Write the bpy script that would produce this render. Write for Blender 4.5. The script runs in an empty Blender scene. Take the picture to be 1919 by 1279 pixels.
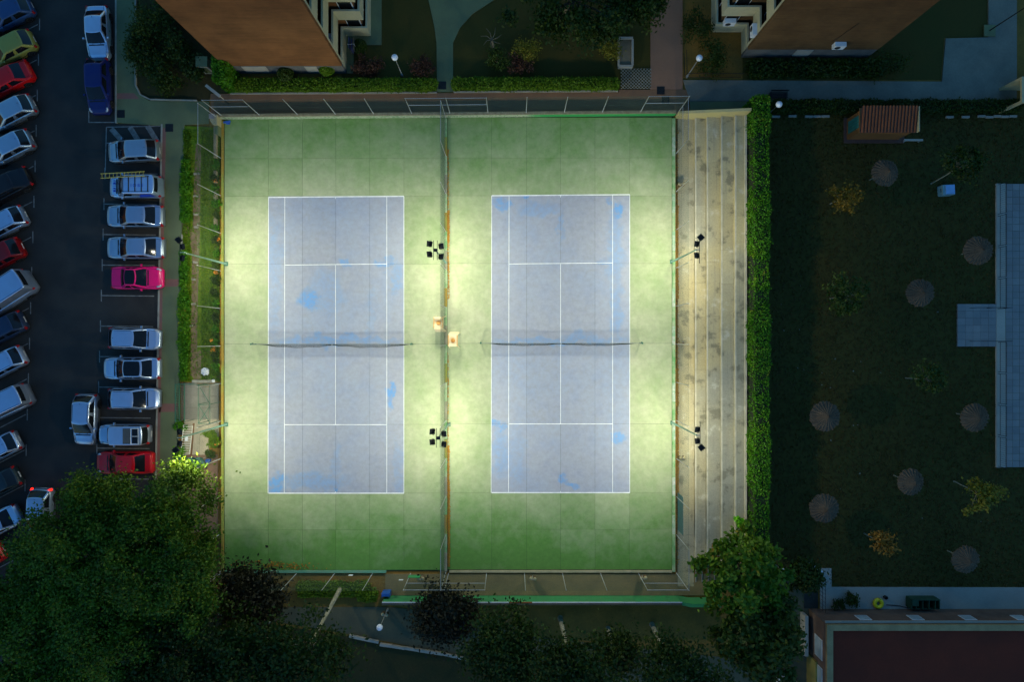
import bpy, math, random
import numpy as np
from mathutils import Vector, Matrix

random.seed(7); RNG = np.random.default_rng(11)
R = math.radians
scn = bpy.context.scene
COL = scn.collection

# ------------------------------------------------------------------ camera, sky, exposure
CAMH, SC = 54.8, 23.35                       # drone height (m) and photo pixels per metre on the ground
cam_d = bpy.data.cameras.new('drone_camera')
cam_d.lens, cam_d.sensor_width, cam_d.clip_end = 24.0, 36.0, 600.0
cam = bpy.data.objects.new('drone_camera', cam_d); COL.objects.link(cam)
cam.location = (0, 0, CAMH); cam.rotation_euler = (0, 0, 0)
scn.camera = cam

SUN_EL, SUN_ROT = R(4.0), R(200)
world = bpy.data.worlds.new('World'); scn.world = world; world.use_nodes = True
wn = world.node_tree.nodes; wl = world.node_tree.links
bg = wn['Background']
sky = wn.new('ShaderNodeTexSky'); sky.sky_type = 'NISHITA'; sky.sun_disc = False
sky.sun_elevation = SUN_EL; sky.sun_rotation = SUN_ROT
sky.air_density, sky.dust_density, sky.ozone_density = 2.0, 0.2, 6.2
wl.new(sky.outputs[0], bg.inputs[0]); bg.inputs[1].default_value = 0.122

sun_d = bpy.data.lights.new('sun', 'SUN'); sun_d.energy = 0.004; sun_d.angle = R(12); sun_d.color = (1, .9, .8)
sun = bpy.data.objects.new('sun', sun_d); COL.objects.link(sun)
sun.rotation_euler = (R(86), 0, R(20))

vs = scn.view_settings
vs.view_transform = 'Standard'; vs.look = 'None'; vs.exposure = 2.5; vs.gamma = 1.0; vs.use_curve_mapping = False
scn.render.engine = 'CYCLES'
cy = scn.cycles
cy.use_denoising = True
try: cy.denoiser = 'OPENIMAGEDENOISE'
except Exception: pass
cy.max_bounces = 6; cy.diffuse_bounces = 3; cy.glossy_bounces = 3; cy.transmission_bounces = 4; cy.transparent_max_bounces = 8
cy.caustics_reflective = False; cy.caustics_refractive = False
cy.sample_clamp_indirect = 4.0
FLOOD_W = 385.0                               # power of one floodlight head
FLOOD_COL = (1.0, 0.98, 0.70)

def P(px, py, z=0.0):
    k = (CAMH - z) / CAMH
    return ((px - 959.5) / SC * k, (639.5 - py) / SC * k)
def X(px): return (px - 959.5) / SC
def Y(py): return (639.5 - py) / SC

# ------------------------------------------------------------------ materials
MATS = {}
def _new(name):
    m = bpy.data.materials.new(name); m.use_nodes = True
    nt = m.node_tree
    return m, nt, nt.nodes, nt.links, nt.nodes['Principled BSDF']
def math_node(n, l, op, a, b=None, clamp=False):
    x = n.new('ShaderNodeMath'); x.operation = op; x.use_clamp = clamp
    for i, v in enumerate((a, b)):
        if v is None: continue
        if isinstance(v, (int, float)): x.inputs[i].default_value = v
        else: l.new(v, x.inputs[i])
    return x.outputs[0]
def noise(n, l, vec, scale, detail=3, rough=.55):
    t = n.new('ShaderNodeTexNoise'); t.inputs['Scale'].default_value = scale
    t.inputs['Detail'].default_value = detail; t.inputs['Roughness'].default_value = rough
    if vec is not None: l.new(vec, t.inputs['Vector'])
    return t
def mixc(n, l, fac, a, b, blend='MIX'):
    x = n.new('ShaderNodeMix'); x.data_type = 'RGBA'; x.blend_type = blend
    for i, v in ((0, fac), (6, a), (7, b)):
        if isinstance(v, (int, float)): x.inputs[i].default_value = v
        elif isinstance(v, tuple): x.inputs[i].default_value = (*v[:3], 1)
        else: l.new(v, x.inputs[i])
    return x.outputs[2]
def ramp(n, l, fac, a, b, lo=0.0, hi=1.0):
    m = n.new('ShaderNodeMapRange'); l.new(fac, m.inputs[0])
    m.inputs[1].default_value, m.inputs[2].default_value = a, b
    m.inputs[3].default_value, m.inputs[4].default_value = lo, hi
    m.interpolation_type = 'SMOOTHSTEP'
    return m.outputs[0]

def mat(name, col, rough=.85, col2=None, scale=1.2, amt=.5, fine=18, fineamt=.25, bump=.0, bscale=30, metal=0, spec=.35, coat=0, rnd=0.0, emit=None, estr=0):
    """surface with two tones blended by large noise, fine grain on top"""
    if name in MATS: return MATS[name]
    m, nt, n, l, b = _new(name)
    geo = n.new('ShaderNodeNewGeometry'); pos = geo.outputs['Position']
    col2 = col2 or tuple(c * .72 for c in col)
    n1 = noise(n, l, pos, scale, 4).outputs[0]; n2 = noise(n, l, pos, fine, 2).outputs[0]
    f = ramp(n, l, n1, .5 - .35 * (1.2 - amt), .5 + .35 * (1.2 - amt))
    c = mixc(n, l, f, col, col2)
    g = math_node(n, l, 'ADD', math_node(n, l, 'MULTIPLY', n2, 2 * fineamt), 1 - fineamt)
    if rnd:
        oi = n.new('ShaderNodeObjectInfo')
        g = math_node(n, l, 'MULTIPLY', g, math_node(n, l, 'ADD', math_node(n, l, 'MULTIPLY', oi.outputs['Random'], 2 * rnd), 1 - rnd))
    cc = n.new('ShaderNodeCombineColor')
    for i in range(3): l.new(g, cc.inputs[i])
    c = mixc(n, l, 1.0, c, cc.outputs[0], 'MULTIPLY')
    l.new(c, b.inputs['Base Color'])
    b.inputs['Roughness'].default_value = rough; b.inputs['Metallic'].default_value = metal
    b.inputs['Specular IOR Level'].default_value = spec
    if coat: b.inputs['Coat Weight'].default_value = coat; b.inputs['Coat Roughness'].default_value = .08
    if bump:
        bp = n.new('ShaderNodeBump'); bp.inputs['Strength'].default_value = bump; bp.inputs['Distance'].default_value = .03
        l.new(noise(n, l, pos, bscale, 3).outputs[0], bp.inputs['Height']); l.new(bp.outputs[0], b.inputs['Normal'])
    if emit: b.inputs['Emission Color'].default_value = (*emit, 1); b.inputs['Emission Strength'].default_value = estr
    MATS[name] = m; return m

def leafmat(name, stops, trans=.25):
    if name in MATS: return MATS[name]
    m, nt, n, l, b = _new(name)
    geo = n.new('ShaderNodeNewGeometry')
    cr = n.new('ShaderNodeValToRGB'); el = cr.color_ramp.elements
    while len(el) < len(stops): el.new(.5)
    for e, (p, c) in zip(el, stops): e.position = p; e.color = (*c, 1)
    n1 = noise(n, l, geo.outputs['Position'], .55, 2).outputs[0]
    f = math_node(n, l, 'ADD', math_node(n, l, 'MULTIPLY', geo.outputs['Random Per Island'], .6),
                  math_node(n, l, 'MULTIPLY', ramp(n, l, n1, .3, .7), .4))
    l.new(f, cr.inputs[0]); l.new(cr.outputs[0], b.inputs['Base Color'])
    b.inputs['Roughness'].default_value = .55; b.inputs['Specular IOR Level'].default_value = .25
    tr = n.new('ShaderNodeBsdfTranslucent'); l.new(cr.outputs[0], tr.inputs[0])
    mx = n.new('ShaderNodeMixShader'); mx.inputs[0].default_value = trans
    l.new(b.outputs[0], mx.inputs[1]); l.new(tr.outputs[0], mx.inputs[2])
    l.new(mx.outputs[0], n['Material Output'].inputs[0])
    MATS[name] = m; return m

def paint(name, col, metal=.0, rough=.28):
    if name in MATS: return MATS[name]
    m, nt, n, l, b = _new(name)
    geo = n.new('ShaderNodeNewGeometry')
    n1 = noise(n, l, geo.outputs['Position'], 1.1, 2).outputs[0]
    c = mixc(n, l, math_node(n, l, 'MULTIPLY', ramp(n, l, n1, .35, .75), .35), col, tuple(.7 * c + .015 for c in col))   # film of dust
    l.new(c, b.inputs['Base Color'])
    b.inputs['Metallic'].default_value = metal; b.inputs['Roughness'].default_value = rough
    l.new(ramp(n, l, n1, .3, .8, rough, rough + .10), b.inputs['Roughness'])
    b.inputs['Coat Weight'].default_value = .8 if metal > .6 else .35; b.inputs['Coat Roughness'].default_value = .05; b.inputs['Coat IOR'].default_value = 1.7 if metal > .6 else 1.45
    if metal < .6: b.inputs['Specular IOR Level'].default_value = .25
    MATS[name] = m; return m

def brickmat(name, c1, c2, mortar, plane='xz', w=.26, h=.075):
    if name in MATS: return MATS[name]
    m, nt, n, l, b = _new(name)
    geo = n.new('ShaderNodeNewGeometry'); sp = n.new('ShaderNodeSeparateXYZ'); l.new(geo.outputs['Position'], sp.inputs[0])
    cb = n.new('ShaderNodeCombineXYZ')
    if plane == 'xz': l.new(math_node(n, l, 'ADD', sp.outputs[0], sp.outputs[1]), cb.inputs[0]); l.new(sp.outputs[2], cb.inputs[1])
    else: l.new(sp.outputs[0], cb.inputs[0]); l.new(sp.outputs[1], cb.inputs[1])
    t = n.new('ShaderNodeTexBrick'); l.new(cb.outputs[0], t.inputs['Vector'])
    t.inputs['Scale'].default_value = 1; t.inputs['Brick Width'].default_value = w; t.inputs['Row Height'].default_value = h
    t.inputs['Mortar Size'].default_value = .008
    t.inputs['Color1'].default_value = (*c1, 1); t.inputs['Color2'].default_value = (*c2, 1); t.inputs['Mortar'].default_value = (*mortar, 1)
    n1 = noise(n, l, geo.outputs['Position'], .5, 5).outputs[0]
    mp = n.new('ShaderNodeMapping'); mp.inputs['Scale'].default_value = (.3, .3, 5); l.new(geo.outputs['Position'], mp.inputs[0])
    n2 = noise(n, l, mp.outputs[0], 1.5, 4).outputs[0]
    g = math_node(n, l, 'ADD', ramp(n, l, n1, .25, .75, .6, .95), ramp(n, l, n2, .3, .7, -.06, .09))
    cc = n.new('ShaderNodeCombineColor')
    for i in range(3): l.new(g, cc.inputs[i])
    l.new(mixc(n, l, 1.0, t.outputs[0], cc.outputs[0], 'MULTIPLY'), b.inputs['Base Color'])
    b.inputs['Roughness'].default_value = .9; b.inputs['Specular IOR Level'].default_value = .2
    MATS[name] = m; return m

# ------------------------------------------------------------------ mesh helpers
class MB:
    def __init__(s): s.v = []; s.f = []
    def add(s, vs, fs):
        o = len(s.v); s.v += [tuple(v) for v in vs]; s.f += [tuple(i + o for i in f) for f in fs]; return s
    def box(s, cx, cy, cz, sx, sy, sz, rz=0, rx=0, ry=0, taper=1.0):
        M = Matrix.Translation((cx, cy, cz)) @ Matrix.Rotation(rz, 4, 'Z') @ Matrix.Rotation(ry, 4, 'Y') @ Matrix.Rotation(rx, 4, 'X')
        vs = []
        for z in (-.5, .5):
            k = taper if z > 0 else 1
            for x, y in ((-.5, -.5), (.5, -.5), (.5, .5), (-.5, .5)): vs.append(M @ Vector((x * sx * k, y * sy * k, z * sz)))
        return s.add(vs, [(3, 2, 1, 0), (4, 5, 6, 7), (0, 1, 5, 4), (1, 2, 6, 5), (2, 3, 7, 6), (3, 0, 4, 7)])
    def bb(s, x0, y0, z0, x1, y1, z1):
        x0, x1 = min(x0, x1), max(x0, x1); y0, y1 = min(y0, y1), max(y0, y1)
        return s.box((x0 + x1) / 2, (y0 + y1) / 2, (z0 + z1) / 2, x1 - x0, y1 - y0, z1 - z0)
    def prism(s, pts, z0, z1):
        a = sum(pts[i][0] * pts[(i + 1) % len(pts)][1] - pts[(i + 1) % len(pts)][0] * pts[i][1] for i in range(len(pts)))
        if a < 0: pts = pts[::-1]
        n = len(pts)
        return s.add([(x, y, z0) for x, y in pts] + [(x, y, z1) for x, y in pts],
                     [tuple(range(n - 1, -1, -1)), tuple(range(n, 2 * n))] + [(i, (i + 1) % n, n + (i + 1) % n, n + i) for i in range(n)])
    def tube(s, pts, rad, n=6, cap=True):
        pts = [Vector(p) for p in pts]; m = len(pts)
        if isinstance(rad, (int, float)): rad = [rad] * m
        o = len(s.v); vs = []; fs = []
        d0 = (pts[1] - pts[0]).normalized(); up = Vector((0, 0, 1)) if abs(d0.z) < .9 else Vector((1, 0, 0))
        for i, p in enumerate(pts):
            d = (pts[min(i + 1, m - 1)] - pts[max(i - 1, 0)]).normalized()
            a = d.cross(up).normalized(); b = d.cross(a)
            for k in range(n):
                t = 2 * math.pi * k / n; vs.append(p + (a * math.cos(t) + b * math.sin(t)) * rad[i])
        for i in range(m - 1):
            for k in range(n): fs.append((i * n + k, i * n + (k + 1) % n, (i + 1) * n + (k + 1) % n, (i + 1) * n + k))
        if cap: fs += [tuple(range(n)), tuple(range(m * n - 1, (m - 1) * n - 1, -1))]
        return s.add(vs, fs)
    def lathe(s, prof, n=16, c=(0, 0, 0), sx=1, sy=1):
        vs = []; fs = []
        for r, z in prof:
            for k in range(n): t = 2 * math.pi * k / n; vs.append((c[0] + r * sx * math.cos(t), c[1] + r * sy * math.sin(t), c[2] + z))
        for i in range(len(prof) - 1):
            for k in range(n): fs.append((i * n + k, i * n + (k + 1) % n, (i + 1) * n + (k + 1) % n, (i + 1) * n + k))
        fs += [tuple(range(n - 1, -1, -1)), tuple(range((len(prof) - 1) * n, len(prof) * n))]
        return s.add(vs, fs)
    def mesh(s, name, m, smooth=False):
        me = bpy.data.meshes.new(name); me.from_pydata(s.v, [], s.f); me.update()
        if m is not None: me.materials.append(m)
        if smooth: me.polygons.foreach_set('use_smooth', [True] * len(me.polygons))
        return me
    def build(s, name, m, parent=None, smooth=False, loc=None):
        return obj(name, s.mesh(name, m, smooth), parent, loc)

def obj(name, me, parent=None, loc=None):
    o = bpy.data.objects.new(name, me); COL.objects.link(o)
    if parent is not None: o.parent = parent
    if loc is not None: o.location = loc
    return o
def tag(o, label, cat, group=None):
    o['label'] = label; o['category'] = cat
    if group: o['group'] = group
    return o
def thing(name, label, cat, loc=(0, 0, 0), rz=0, group=None):
    o = bpy.data.objects.new(name, None); COL.objects.link(o); o.empty_display_size = .3
    o.location = loc; o.rotation_euler = (0, 0, rz)
    return tag(o, label, cat, group)
def struct(name, mb, m, label=None):
    o = mb.build(name, m) if isinstance(mb, MB) else obj(name, mb)
    o['kind'] = 'structure'
    if label: o['label'] = label
    return o
def npmesh(name, V, F, m, smooth=False):
    """V (n,3) array, F (k,4|3) int array"""
    me = bpy.data.meshes.new(name); k = F.shape[1]
    me.vertices.add(len(V)); me.vertices.foreach_set('co', V.astype(np.float32).ravel())
    me.loops.add(F.size); me.loops.foreach_set('vertex_index', F.astype(np.int32).ravel())
    me.polygons.add(len(F)); me.polygons.foreach_set('loop_start', np.arange(0, F.size, k, dtype=np.int32))
    me.polygons.foreach_set('loop_total', np.full(len(F), k, dtype=np.int32))
    if smooth: me.polygons.foreach_set('use_smooth', np.ones(len(F), dtype=bool))
    me.update(calc_edges=True); me.materials.append(m)
    return me
def leaves(name, C, size, m, up=.5, aspect=1.7, jitter=.45):
    """one folded diamond leaf at every centre in C (n,3)"""
    n = len(C); size = np.asarray(size) * (1 + jitter * (RNG.random(n) - .5) * 2) if np.isscalar(size) else size
    nrm = RNG.normal(size=(n, 3)); nrm[:, 2] = np.abs(nrm[:, 2]) + up; nrm /= np.linalg.norm(nrm, axis=1)[:, None]
    t = np.cross(nrm, RNG.normal(size=(n, 3))); t /= np.linalg.norm(t, axis=1)[:, None] + 1e-9
    b = np.cross(nrm, t); s = size[:, None]
    V = np.empty((n, 4, 3))
    V[:, 0] = C - t * s * .5 * aspect; V[:, 1] = C + b * s * .5 + nrm * s * .12
    V[:, 2] = C + t * s * .5 * aspect; V[:, 3] = C - b * s * .5 + nrm * s * .12
    return npmesh(name, V.reshape(-1, 3), np.arange(4 * n).reshape(-1, 4), m)
# ------------------------------------------------------------------ palette
M_SOIL = mat('soil', (.25, .125, .020), .95, (.15, .090, .016), .5, .6, 9, .35, bump=.5, bscale=12)  # base colour raised to stand in for floodlight spill behind the south wall
M_LAWN = mat('dark_lawn', (.062, .044, .004), .95, (.046, .044, .004), .28, .4, 7, .2, bump=.4, bscale=22)
M_GRASS = mat('strip_grass', (.09, .17, .003), .95, (.15, .19, .006), .8, .5, 14, .45, bump=.8, bscale=25)
M_ASPH = mat('asphalt', (.046, .040, .032), .9, (.026, .024, .021), .5, .35, 22, .25, bump=.3, bscale=60)
M_PAVE = mat('pavement_concrete', (.155, .180, .080), .9, (.12, .14, .068), .6, .5, 14, .15)
M_REDPAVE = mat('red_pavement', (.27, .12, .085), .9, (.20, .10, .08), .8, .4, 14, .2)
M_LANE = mat('red_lane_surface', (.25, .125, .06), .92, (.18, .10, .055), .5, .5, 20, .2)
M_PINK = mat('pink_pavement', (.32, .155, .085), .9, (.25, .13, .075), .4, .5, 16, .15)
M_PALE = mat('pale_concrete', (.38, .34, .27), .85, (.29, .275, .225), .5, .5, 10, .12)
M_KERB = mat('kerb_stone', (.38, .35, .27), .9, (.26, .24, .18), 1.5, .5, 12, .2)
M_WHITE = mat('white_road_paint', (.27, .25, .22), .8, (.15, .14, .12), 3.0, .6, 20, .25)
M_LINE = mat('white_court_line', (.74, .75, .75), .75, (.58, .61, .62), 2.0, .6, 9, .14)
M_GREENPAINT = mat('green_wall_paint', (.03, .26, .085), .7, (.05, .22, .08), 1.2, .5, 10, .2)
M_STEEL = mat('galvanised_steel', (.42, .43, .42), .5, (.34, .35, .34), 4, .3, 20, .1, metal=.3)
M_DARKSTEEL = mat('dark_metal', (.02, .022, .02), .5, (.014, .015, .014), 4, .3, 20, .1, metal=.3)
M_MAST = mat('pale_green_mast', (.20, .34, .27), .45, (.14, .27, .20), 3, .4, 20, .1)
M_GREENSTEEL = mat('green_painted_steel', (.03, .13, .08), .5, (.02, .10, .06), 3, .4, 20, .1)
M_CREAM = mat('cream_render', (.44, .37, .20), .85, (.34, .30, .17), .6, .5, 8, .12)
def terrmat():
    m, nt, n, l, b = _new('weathered_terrace_concrete')
    geo = n.new('ShaderNodeNewGeometry'); pos = geo.outputs['Position']; oi = n.new('ShaderNodeObjectInfo')
    mp = n.new('ShaderNodeMapping'); mp.inputs['Scale'].default_value = (5.5, .22, 1); l.new(pos, mp.inputs[0])
    streak = noise(n, l, mp.outputs[0], 1.0, 5, .6).outputs[0]
    blot = noise(n, l, pos, .75, 6, .65).outputs[0]; fine = noise(n, l, pos, 9, 4, .7).outputs[0]; tone = noise(n, l, pos, .16, 2).outputs[0]
    c = mixc(n, l, ramp(n, l, tone, .35, .65), (.47, .395, .21), (.335, .315, .225))
    c = mixc(n, l, ramp(n, l, streak, .52, .70, 0, .45), c, (.26, .24, .17))
    c = mixc(n, l, ramp(n, l, blot, .53, .64, 0, .70), c, (.16, .15, .10))
    c = mixc(n, l, ramp(n, l, blot, .30, .42, .55, 0), c, (.60, .56, .42))
    g = math_node(n, l, 'MULTIPLY', ramp(n, l, fine, .2, .8, .86, 1.12), math_node(n, l, 'ADD', math_node(n, l, 'MULTIPLY', oi.outputs['Random'], .16), .92))
    cc = n.new('ShaderNodeCombineColor')
    for i in range(3): l.new(g, cc.inputs[i])
    l.new(mixc(n, l, 1.0, c, cc.outputs[0], 'MULTIPLY'), b.inputs['Base Color']); b.inputs['Roughness'].default_value = .9; b.inputs['Specular IOR Level'].default_value = .2
    return m
M_CONC = terrmat()
M_TAN = mat('tan_kerb', (.40, .35, .21), .9, (.28, .27, .15), 1.5, .5, 8, .2)
M_WHITEWALL = mat('white_wall_paint', (.70, .72, .72), .8, (.58, .6, .6), 1, .4, 12, .08)
M_WIRE = mat('fence_wire', (.07, .12, .08), .6, (.06, .09, .06), 2, .3, 10, .1, metal=.3)
M_BARK = mat('bark', (.16, .13, .08), .95, (.10, .085, .055), 4, .5, 20, .3, bump=.8, bscale=14)
M_PALEBARK = mat('pale_bark', (.30, .28, .20), .95, (.18, .17, .11), 5, .5, 18, .3, bump=.6, bscale=14)
M_GLASS = mat('dark_glass', (.008, .010, .012), .10, (.006, .008, .010), 2, .3, 10, .05, spec=.28)
M_RUBBER = mat('tyre_rubber', (.012, .012, .012), .9)
M_BRICK = brickmat('red_brick', (.25, .10, .03), (.215, .085, .028), (.19, .095, .04))
M_BRICKB = brickmat('brown_brick', (.16, .085, .03), (.13, .07, .028), (.10, .065, .03))
M_TERRA = mat('terracotta', (.30, .085, .026), .85, (.20, .06, .022), 2.5, .5, 14, .25)

def cmat(name, green):
    """worn acrylic over concrete: paint survives in patches, concrete shows elsewhere; green ends also painted darker to imitate weaker light"""
    m, nt, n, l, b = _new(name)
    geo = n.new('ShaderNodeNewGeometry'); pos = geo.outputs['Position']
    oi = n.new('ShaderNodeObjectInfo'); rnd = oi.outputs['Random']
    n1 = noise(n, l, pos, .16, 4).outputs[0]; n2 = noise(n, l, pos, .9, 5, .65).outputs[0]; n3 = noise(n, l, pos, 2.6, 7, .72).outputs[0]
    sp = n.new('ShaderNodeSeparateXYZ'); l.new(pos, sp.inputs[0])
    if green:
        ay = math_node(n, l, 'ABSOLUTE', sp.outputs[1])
        edge = math_node(n, l, 'ADD', ramp(n, l, ay, 9.0, 18.5, 0.15, -.42), ramp(n, l, sp.outputs[1], -18.5, -11.0, -.28, .0))  # darker, greener court ends: part wear, part weaker light put into the colour
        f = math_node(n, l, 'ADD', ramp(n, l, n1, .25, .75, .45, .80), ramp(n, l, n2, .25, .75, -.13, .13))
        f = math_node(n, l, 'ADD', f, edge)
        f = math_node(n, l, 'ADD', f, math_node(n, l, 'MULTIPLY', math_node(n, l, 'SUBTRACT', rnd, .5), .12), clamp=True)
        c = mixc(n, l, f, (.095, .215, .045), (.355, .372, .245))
    else:
        nz = noise(n, l, pos, .8, 4, .6)
        sub = n.new('ShaderNodeVectorMath'); sub.operation = 'SUBTRACT'; l.new(nz.outputs[1], sub.inputs[0]); sub.inputs[1].default_value = (.5, .5, .5)
        ma = n.new('ShaderNodeVectorMath'); ma.operation = 'MULTIPLY_ADD'; l.new(sub.outputs[0], ma.inputs[0]); ma.inputs[1].default_value = (2.2, 2.2, 0); l.new(pos, ma.inputs[2])
        acc = None
        for px, py, rx, ry, st in BLUE_SPOTS:
            s1 = n.new('ShaderNodeVectorMath'); s1.operation = 'SUBTRACT'; l.new(ma.outputs[0], s1.inputs[0]); s1.inputs[1].default_value = (X(px), Y(py), 0)
            s2 = n.new('ShaderNodeVectorMath'); s2.operation = 'MULTIPLY'; l.new(s1.outputs[0], s2.inputs[0]); s2.inputs[1].default_value = (SC / rx, SC / ry, 0)
            s3 = n.new('ShaderNodeVectorMath'); s3.operation = 'LENGTH'; l.new(s2.outputs[0], s3.inputs[0])
            v = ramp(n, l, s3.outputs['Value'], 1.25, .55, 0, st * .9)
            acc = v if acc is None else math_node(n, l, 'MAXIMUM', acc, v)
        haze_ = math_node(n, l, 'ADD', ramp(n, l, n1, .35, .7, 0, .16), ramp(n, l, n2, .45, .75, 0, .10))
        f = math_node(n, l, 'ADD', acc, haze_, clamp=True)
        worn = mixc(n, l, ramp(n, l, n2, .3, .7), (.256, .276, .338), (.290, .298, .325))
        c = mixc(n, l, math_node(n, l, 'MULTIPLY', f, ramp(n, l, n3, .35, .58, .35, 1.0)), worn, (.085, .25, .52))
    g = math_node(n, l, 'ADD', ramp(n, l, n3, .2, .8, -.12, .12), math_node(n, l, 'ADD', math_node(n, l, 'MULTIPLY', rnd, .07), .965))
    cc = n.new('ShaderNodeCombineColor')
    for i in range(3): l.new(g, cc.inputs[i])
    l.new(mixc(n, l, 1.0, c, cc.outputs[0], 'MULTIPLY'), b.inputs['Base Color'])
    b.inputs['Roughness'].default_value = .9; b.inputs['Specular IOR Level'].default_value = .2
    return m
BLUE_SPOTS = [(583, 560, 20, 26, .85), (735, 735, 9, 18, .9), (733, 755, 8, 14, .7), (518, 908, 18, 18, .9), (628, 917, 7, 10, .9), (645, 487, 11, 7, .6), (717, 490, 16, 8, .6),
    (630, 638, 130, 9, .5), (742, 520, 12, 34, .35), (585, 902, 70, 16, .38), (515, 520, 13, 120, .22), (612, 545, 36, 44, .28), (745, 880, 10, 60, .22), (695, 600, 8, 70, .16), (630, 860, 10, 40, .25),
    (940, 382, 22, 11, .6), (985, 373, 8, 8, .75), (1157, 393, 9, 20, .85), (1141, 374, 6, 8, .6), (1130, 490, 9, 5, .6), (1152, 470, 18, 80, .4), (1050, 640, 130, 8, .5), (1085, 633, 40, 10, .35),
    (928, 796, 15, 9, .7), (948, 803, 9, 11, .7), (938, 848, 20, 50, .42), (1056, 900, 11, 11, .75), (1072, 908, 13, 7, .7), (1160, 824, 10, 12, .6), (1010, 393, 40, 14, .32), (1155, 580, 12, 60, .35), (968, 860, 20, 60, .25), (1053, 425, 6, 34, .35)]
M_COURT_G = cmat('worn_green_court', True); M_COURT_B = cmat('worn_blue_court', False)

# ------------------------------------------------------------------ ground and paved areas
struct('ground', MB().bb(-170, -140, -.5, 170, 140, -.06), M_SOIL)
struct('parking_asphalt', MB().prism([(X(-1500), Y(-900)), (X(217), Y(-900)), (X(217), Y(232)), (X(303), Y(232)), (X(286), Y(1000)), (X(270), Y(2200)), (X(-1500), Y(2200))], -.4, -.03), M_ASPH)
struct('lawn', MB().prism([(X(1441), Y(192)), (X(2400), Y(192)), (X(2400), Y(1104)), (X(1534), Y(1104)), (X(1534), Y(1070)), (X(1441), Y(1040))], -.4, -.02), M_LAWN)
struct('garden_lawn', MB().prism([(X(640), Y(170)), (X(640), Y(-700)), (X(1220), Y(-700)), (X(1220), Y(170))], -.4, -.025), M_LAWN)
pav = MB().prism([(X(219), Y(-700)), (X(253), Y(-700)), (X(253), Y(160)), (X(262), Y(178)), (X(280), Y(189)), (X(392), Y(191)), (X(392), Y(232)), (X(346), Y(234)), (X(341), Y(440)), (X(337), Y(700)), (X(330), Y(1000)), (X(322), Y(1600)), (X(276), Y(1600)), (X(292), Y(1000)), (X(305), Y(236)), (X(219), Y(230))], -.4, .07)
struct('pavement', pav, M_PAVE)
# red kerbside strip and red crossings, laid as strips on the pavement
for nm, pts in (('red_kerb_strip', [(305, 240), (312, 240), (306, 520), (298, 1000), (292, 1000), (300, 520)]),
                ('red_crossing_band', [(303, 523), (336, 524), (335, 537), (302, 538)]),
                ('red_crossing_band', [(299, 757), (334, 757), (333, 772), (298, 773)]),
                ('red_corner_band', [(219, 175), (252, 175), (262, 186), (219, 186)])):
    struct(nm, MB().prism([(X(a), Y(c)) for a, c in pts], .0, .074), M_REDPAVE)
struct('red_lane', MB().prism([(X(395), Y(176)), (X(1160), Y(173)), (X(1160), Y(168)), (X(1292), Y(168)), (X(1292), Y(214)), (X(395), Y(222))], -.4, .03), M_LANE)
struct('pink_path', MB().prism([(X(1219), Y(-700)), (X(1279), Y(-700)), (X(1279), Y(167.5)), (X(1219), Y(167.5))], -.4, .034), M_PINK)
struct('garden_path', MB().prism([(X(795), Y(-60)), (X(803), Y(0)), (X(814), Y(50)), (X(818), Y(80)), (X(819), Y(172)), (X(849), Y(172)), (X(849), Y(80)), (X(862), Y(52)), (X(885), Y(26)), (X(925), Y(0)), (X(990), Y(-60))], -.4, .026), M_PAVE)
struct('side_pavement', MB().prism([(X(1280), Y(150)), (X(1765), Y(153)), (X(1772), Y(72)), (X(1852), Y(70)), (X(1852), Y(-700)), (X(1905), Y(-700)), (X(1905), Y(190)), (X(1293), Y(190))], -.4, .05), mat('blue_grey_paving', (.20, .185, .135), .9, (.145, .14, .105), .6, .5, 9, .2))
struct('terrace_walk', MB().prism([(X(1293), Y(190.5)), (X(1400), Y(190.5)), (X(1400), Y(212)), (X(1293), Y(212))], -.4, .045), M_PAVE)
struct('south_walk', MB().prism([(X(722), Y(1077)), (X(1345), Y(1077)), (X(1345), Y(1117)), (X(722), Y(1117))], -.4, .01), mat('brown_concrete', (.27, .20, .085), .9, (.19, .15, .07), .6, .5, 10, .25))
struct('yard_path', MB().prism([(X(a), Y(c)) for a, c in ((410, 1146), (520, 1139), (730, 1139), (840, 1152), (1000, 1195), (1395, 1238), (1470, 1075), (1530, 1075), (1530, 1600), (1300, 1400), (950, 1250), (655, 1190), (508, 1165))], -.4, -.035), mat('worn_asphalt', (.12, .105, .055), .9, (.085, .08, .045), .5, .5, 12, .2))
struct('poolside_walk', MB().prism([(X(1537), Y(1066)), (X(1558), Y(1066)), (X(1558), Y(1101)), (X(2400), Y(1103)), (X(2400), Y(1146)), (X(1537), Y(1146))], -.4, .04), M_PALE)

M_DARKSOIL = mat('dark_soil', (.050, .036, .008), .95, (.030, .032, .007), .5, .5, 8, .35, bump=.5, bscale=12)
struct('shrub_bed', MB().prism([(X(a), Y(c)) for a, c in ((200, 1130), (400, 1152), (508, 1171), (655, 1195), (830, 1230), (950, 1256), (1300, 1410), (1300, 1700), (200, 1700))], -.4, -.045), M_DARKSOIL)
struct('corner_bed', MB().prism([(X(a), Y(c)) for a, c in ((256, -700), (434, -700), (434, 172), (394, 175), (392, 188), (283, 186), (265, 177), (256, 160))], -.4, -.045), M_DARKSOIL)
struct('side_lawn', MB().prism([(X(a), Y(c)) for a, c in ((1392, -700), (1851, -700), (1851, 69), (1770, 70), (1764, 149), (1392, 148))], -.4, -.045), M_LAWN)
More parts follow.
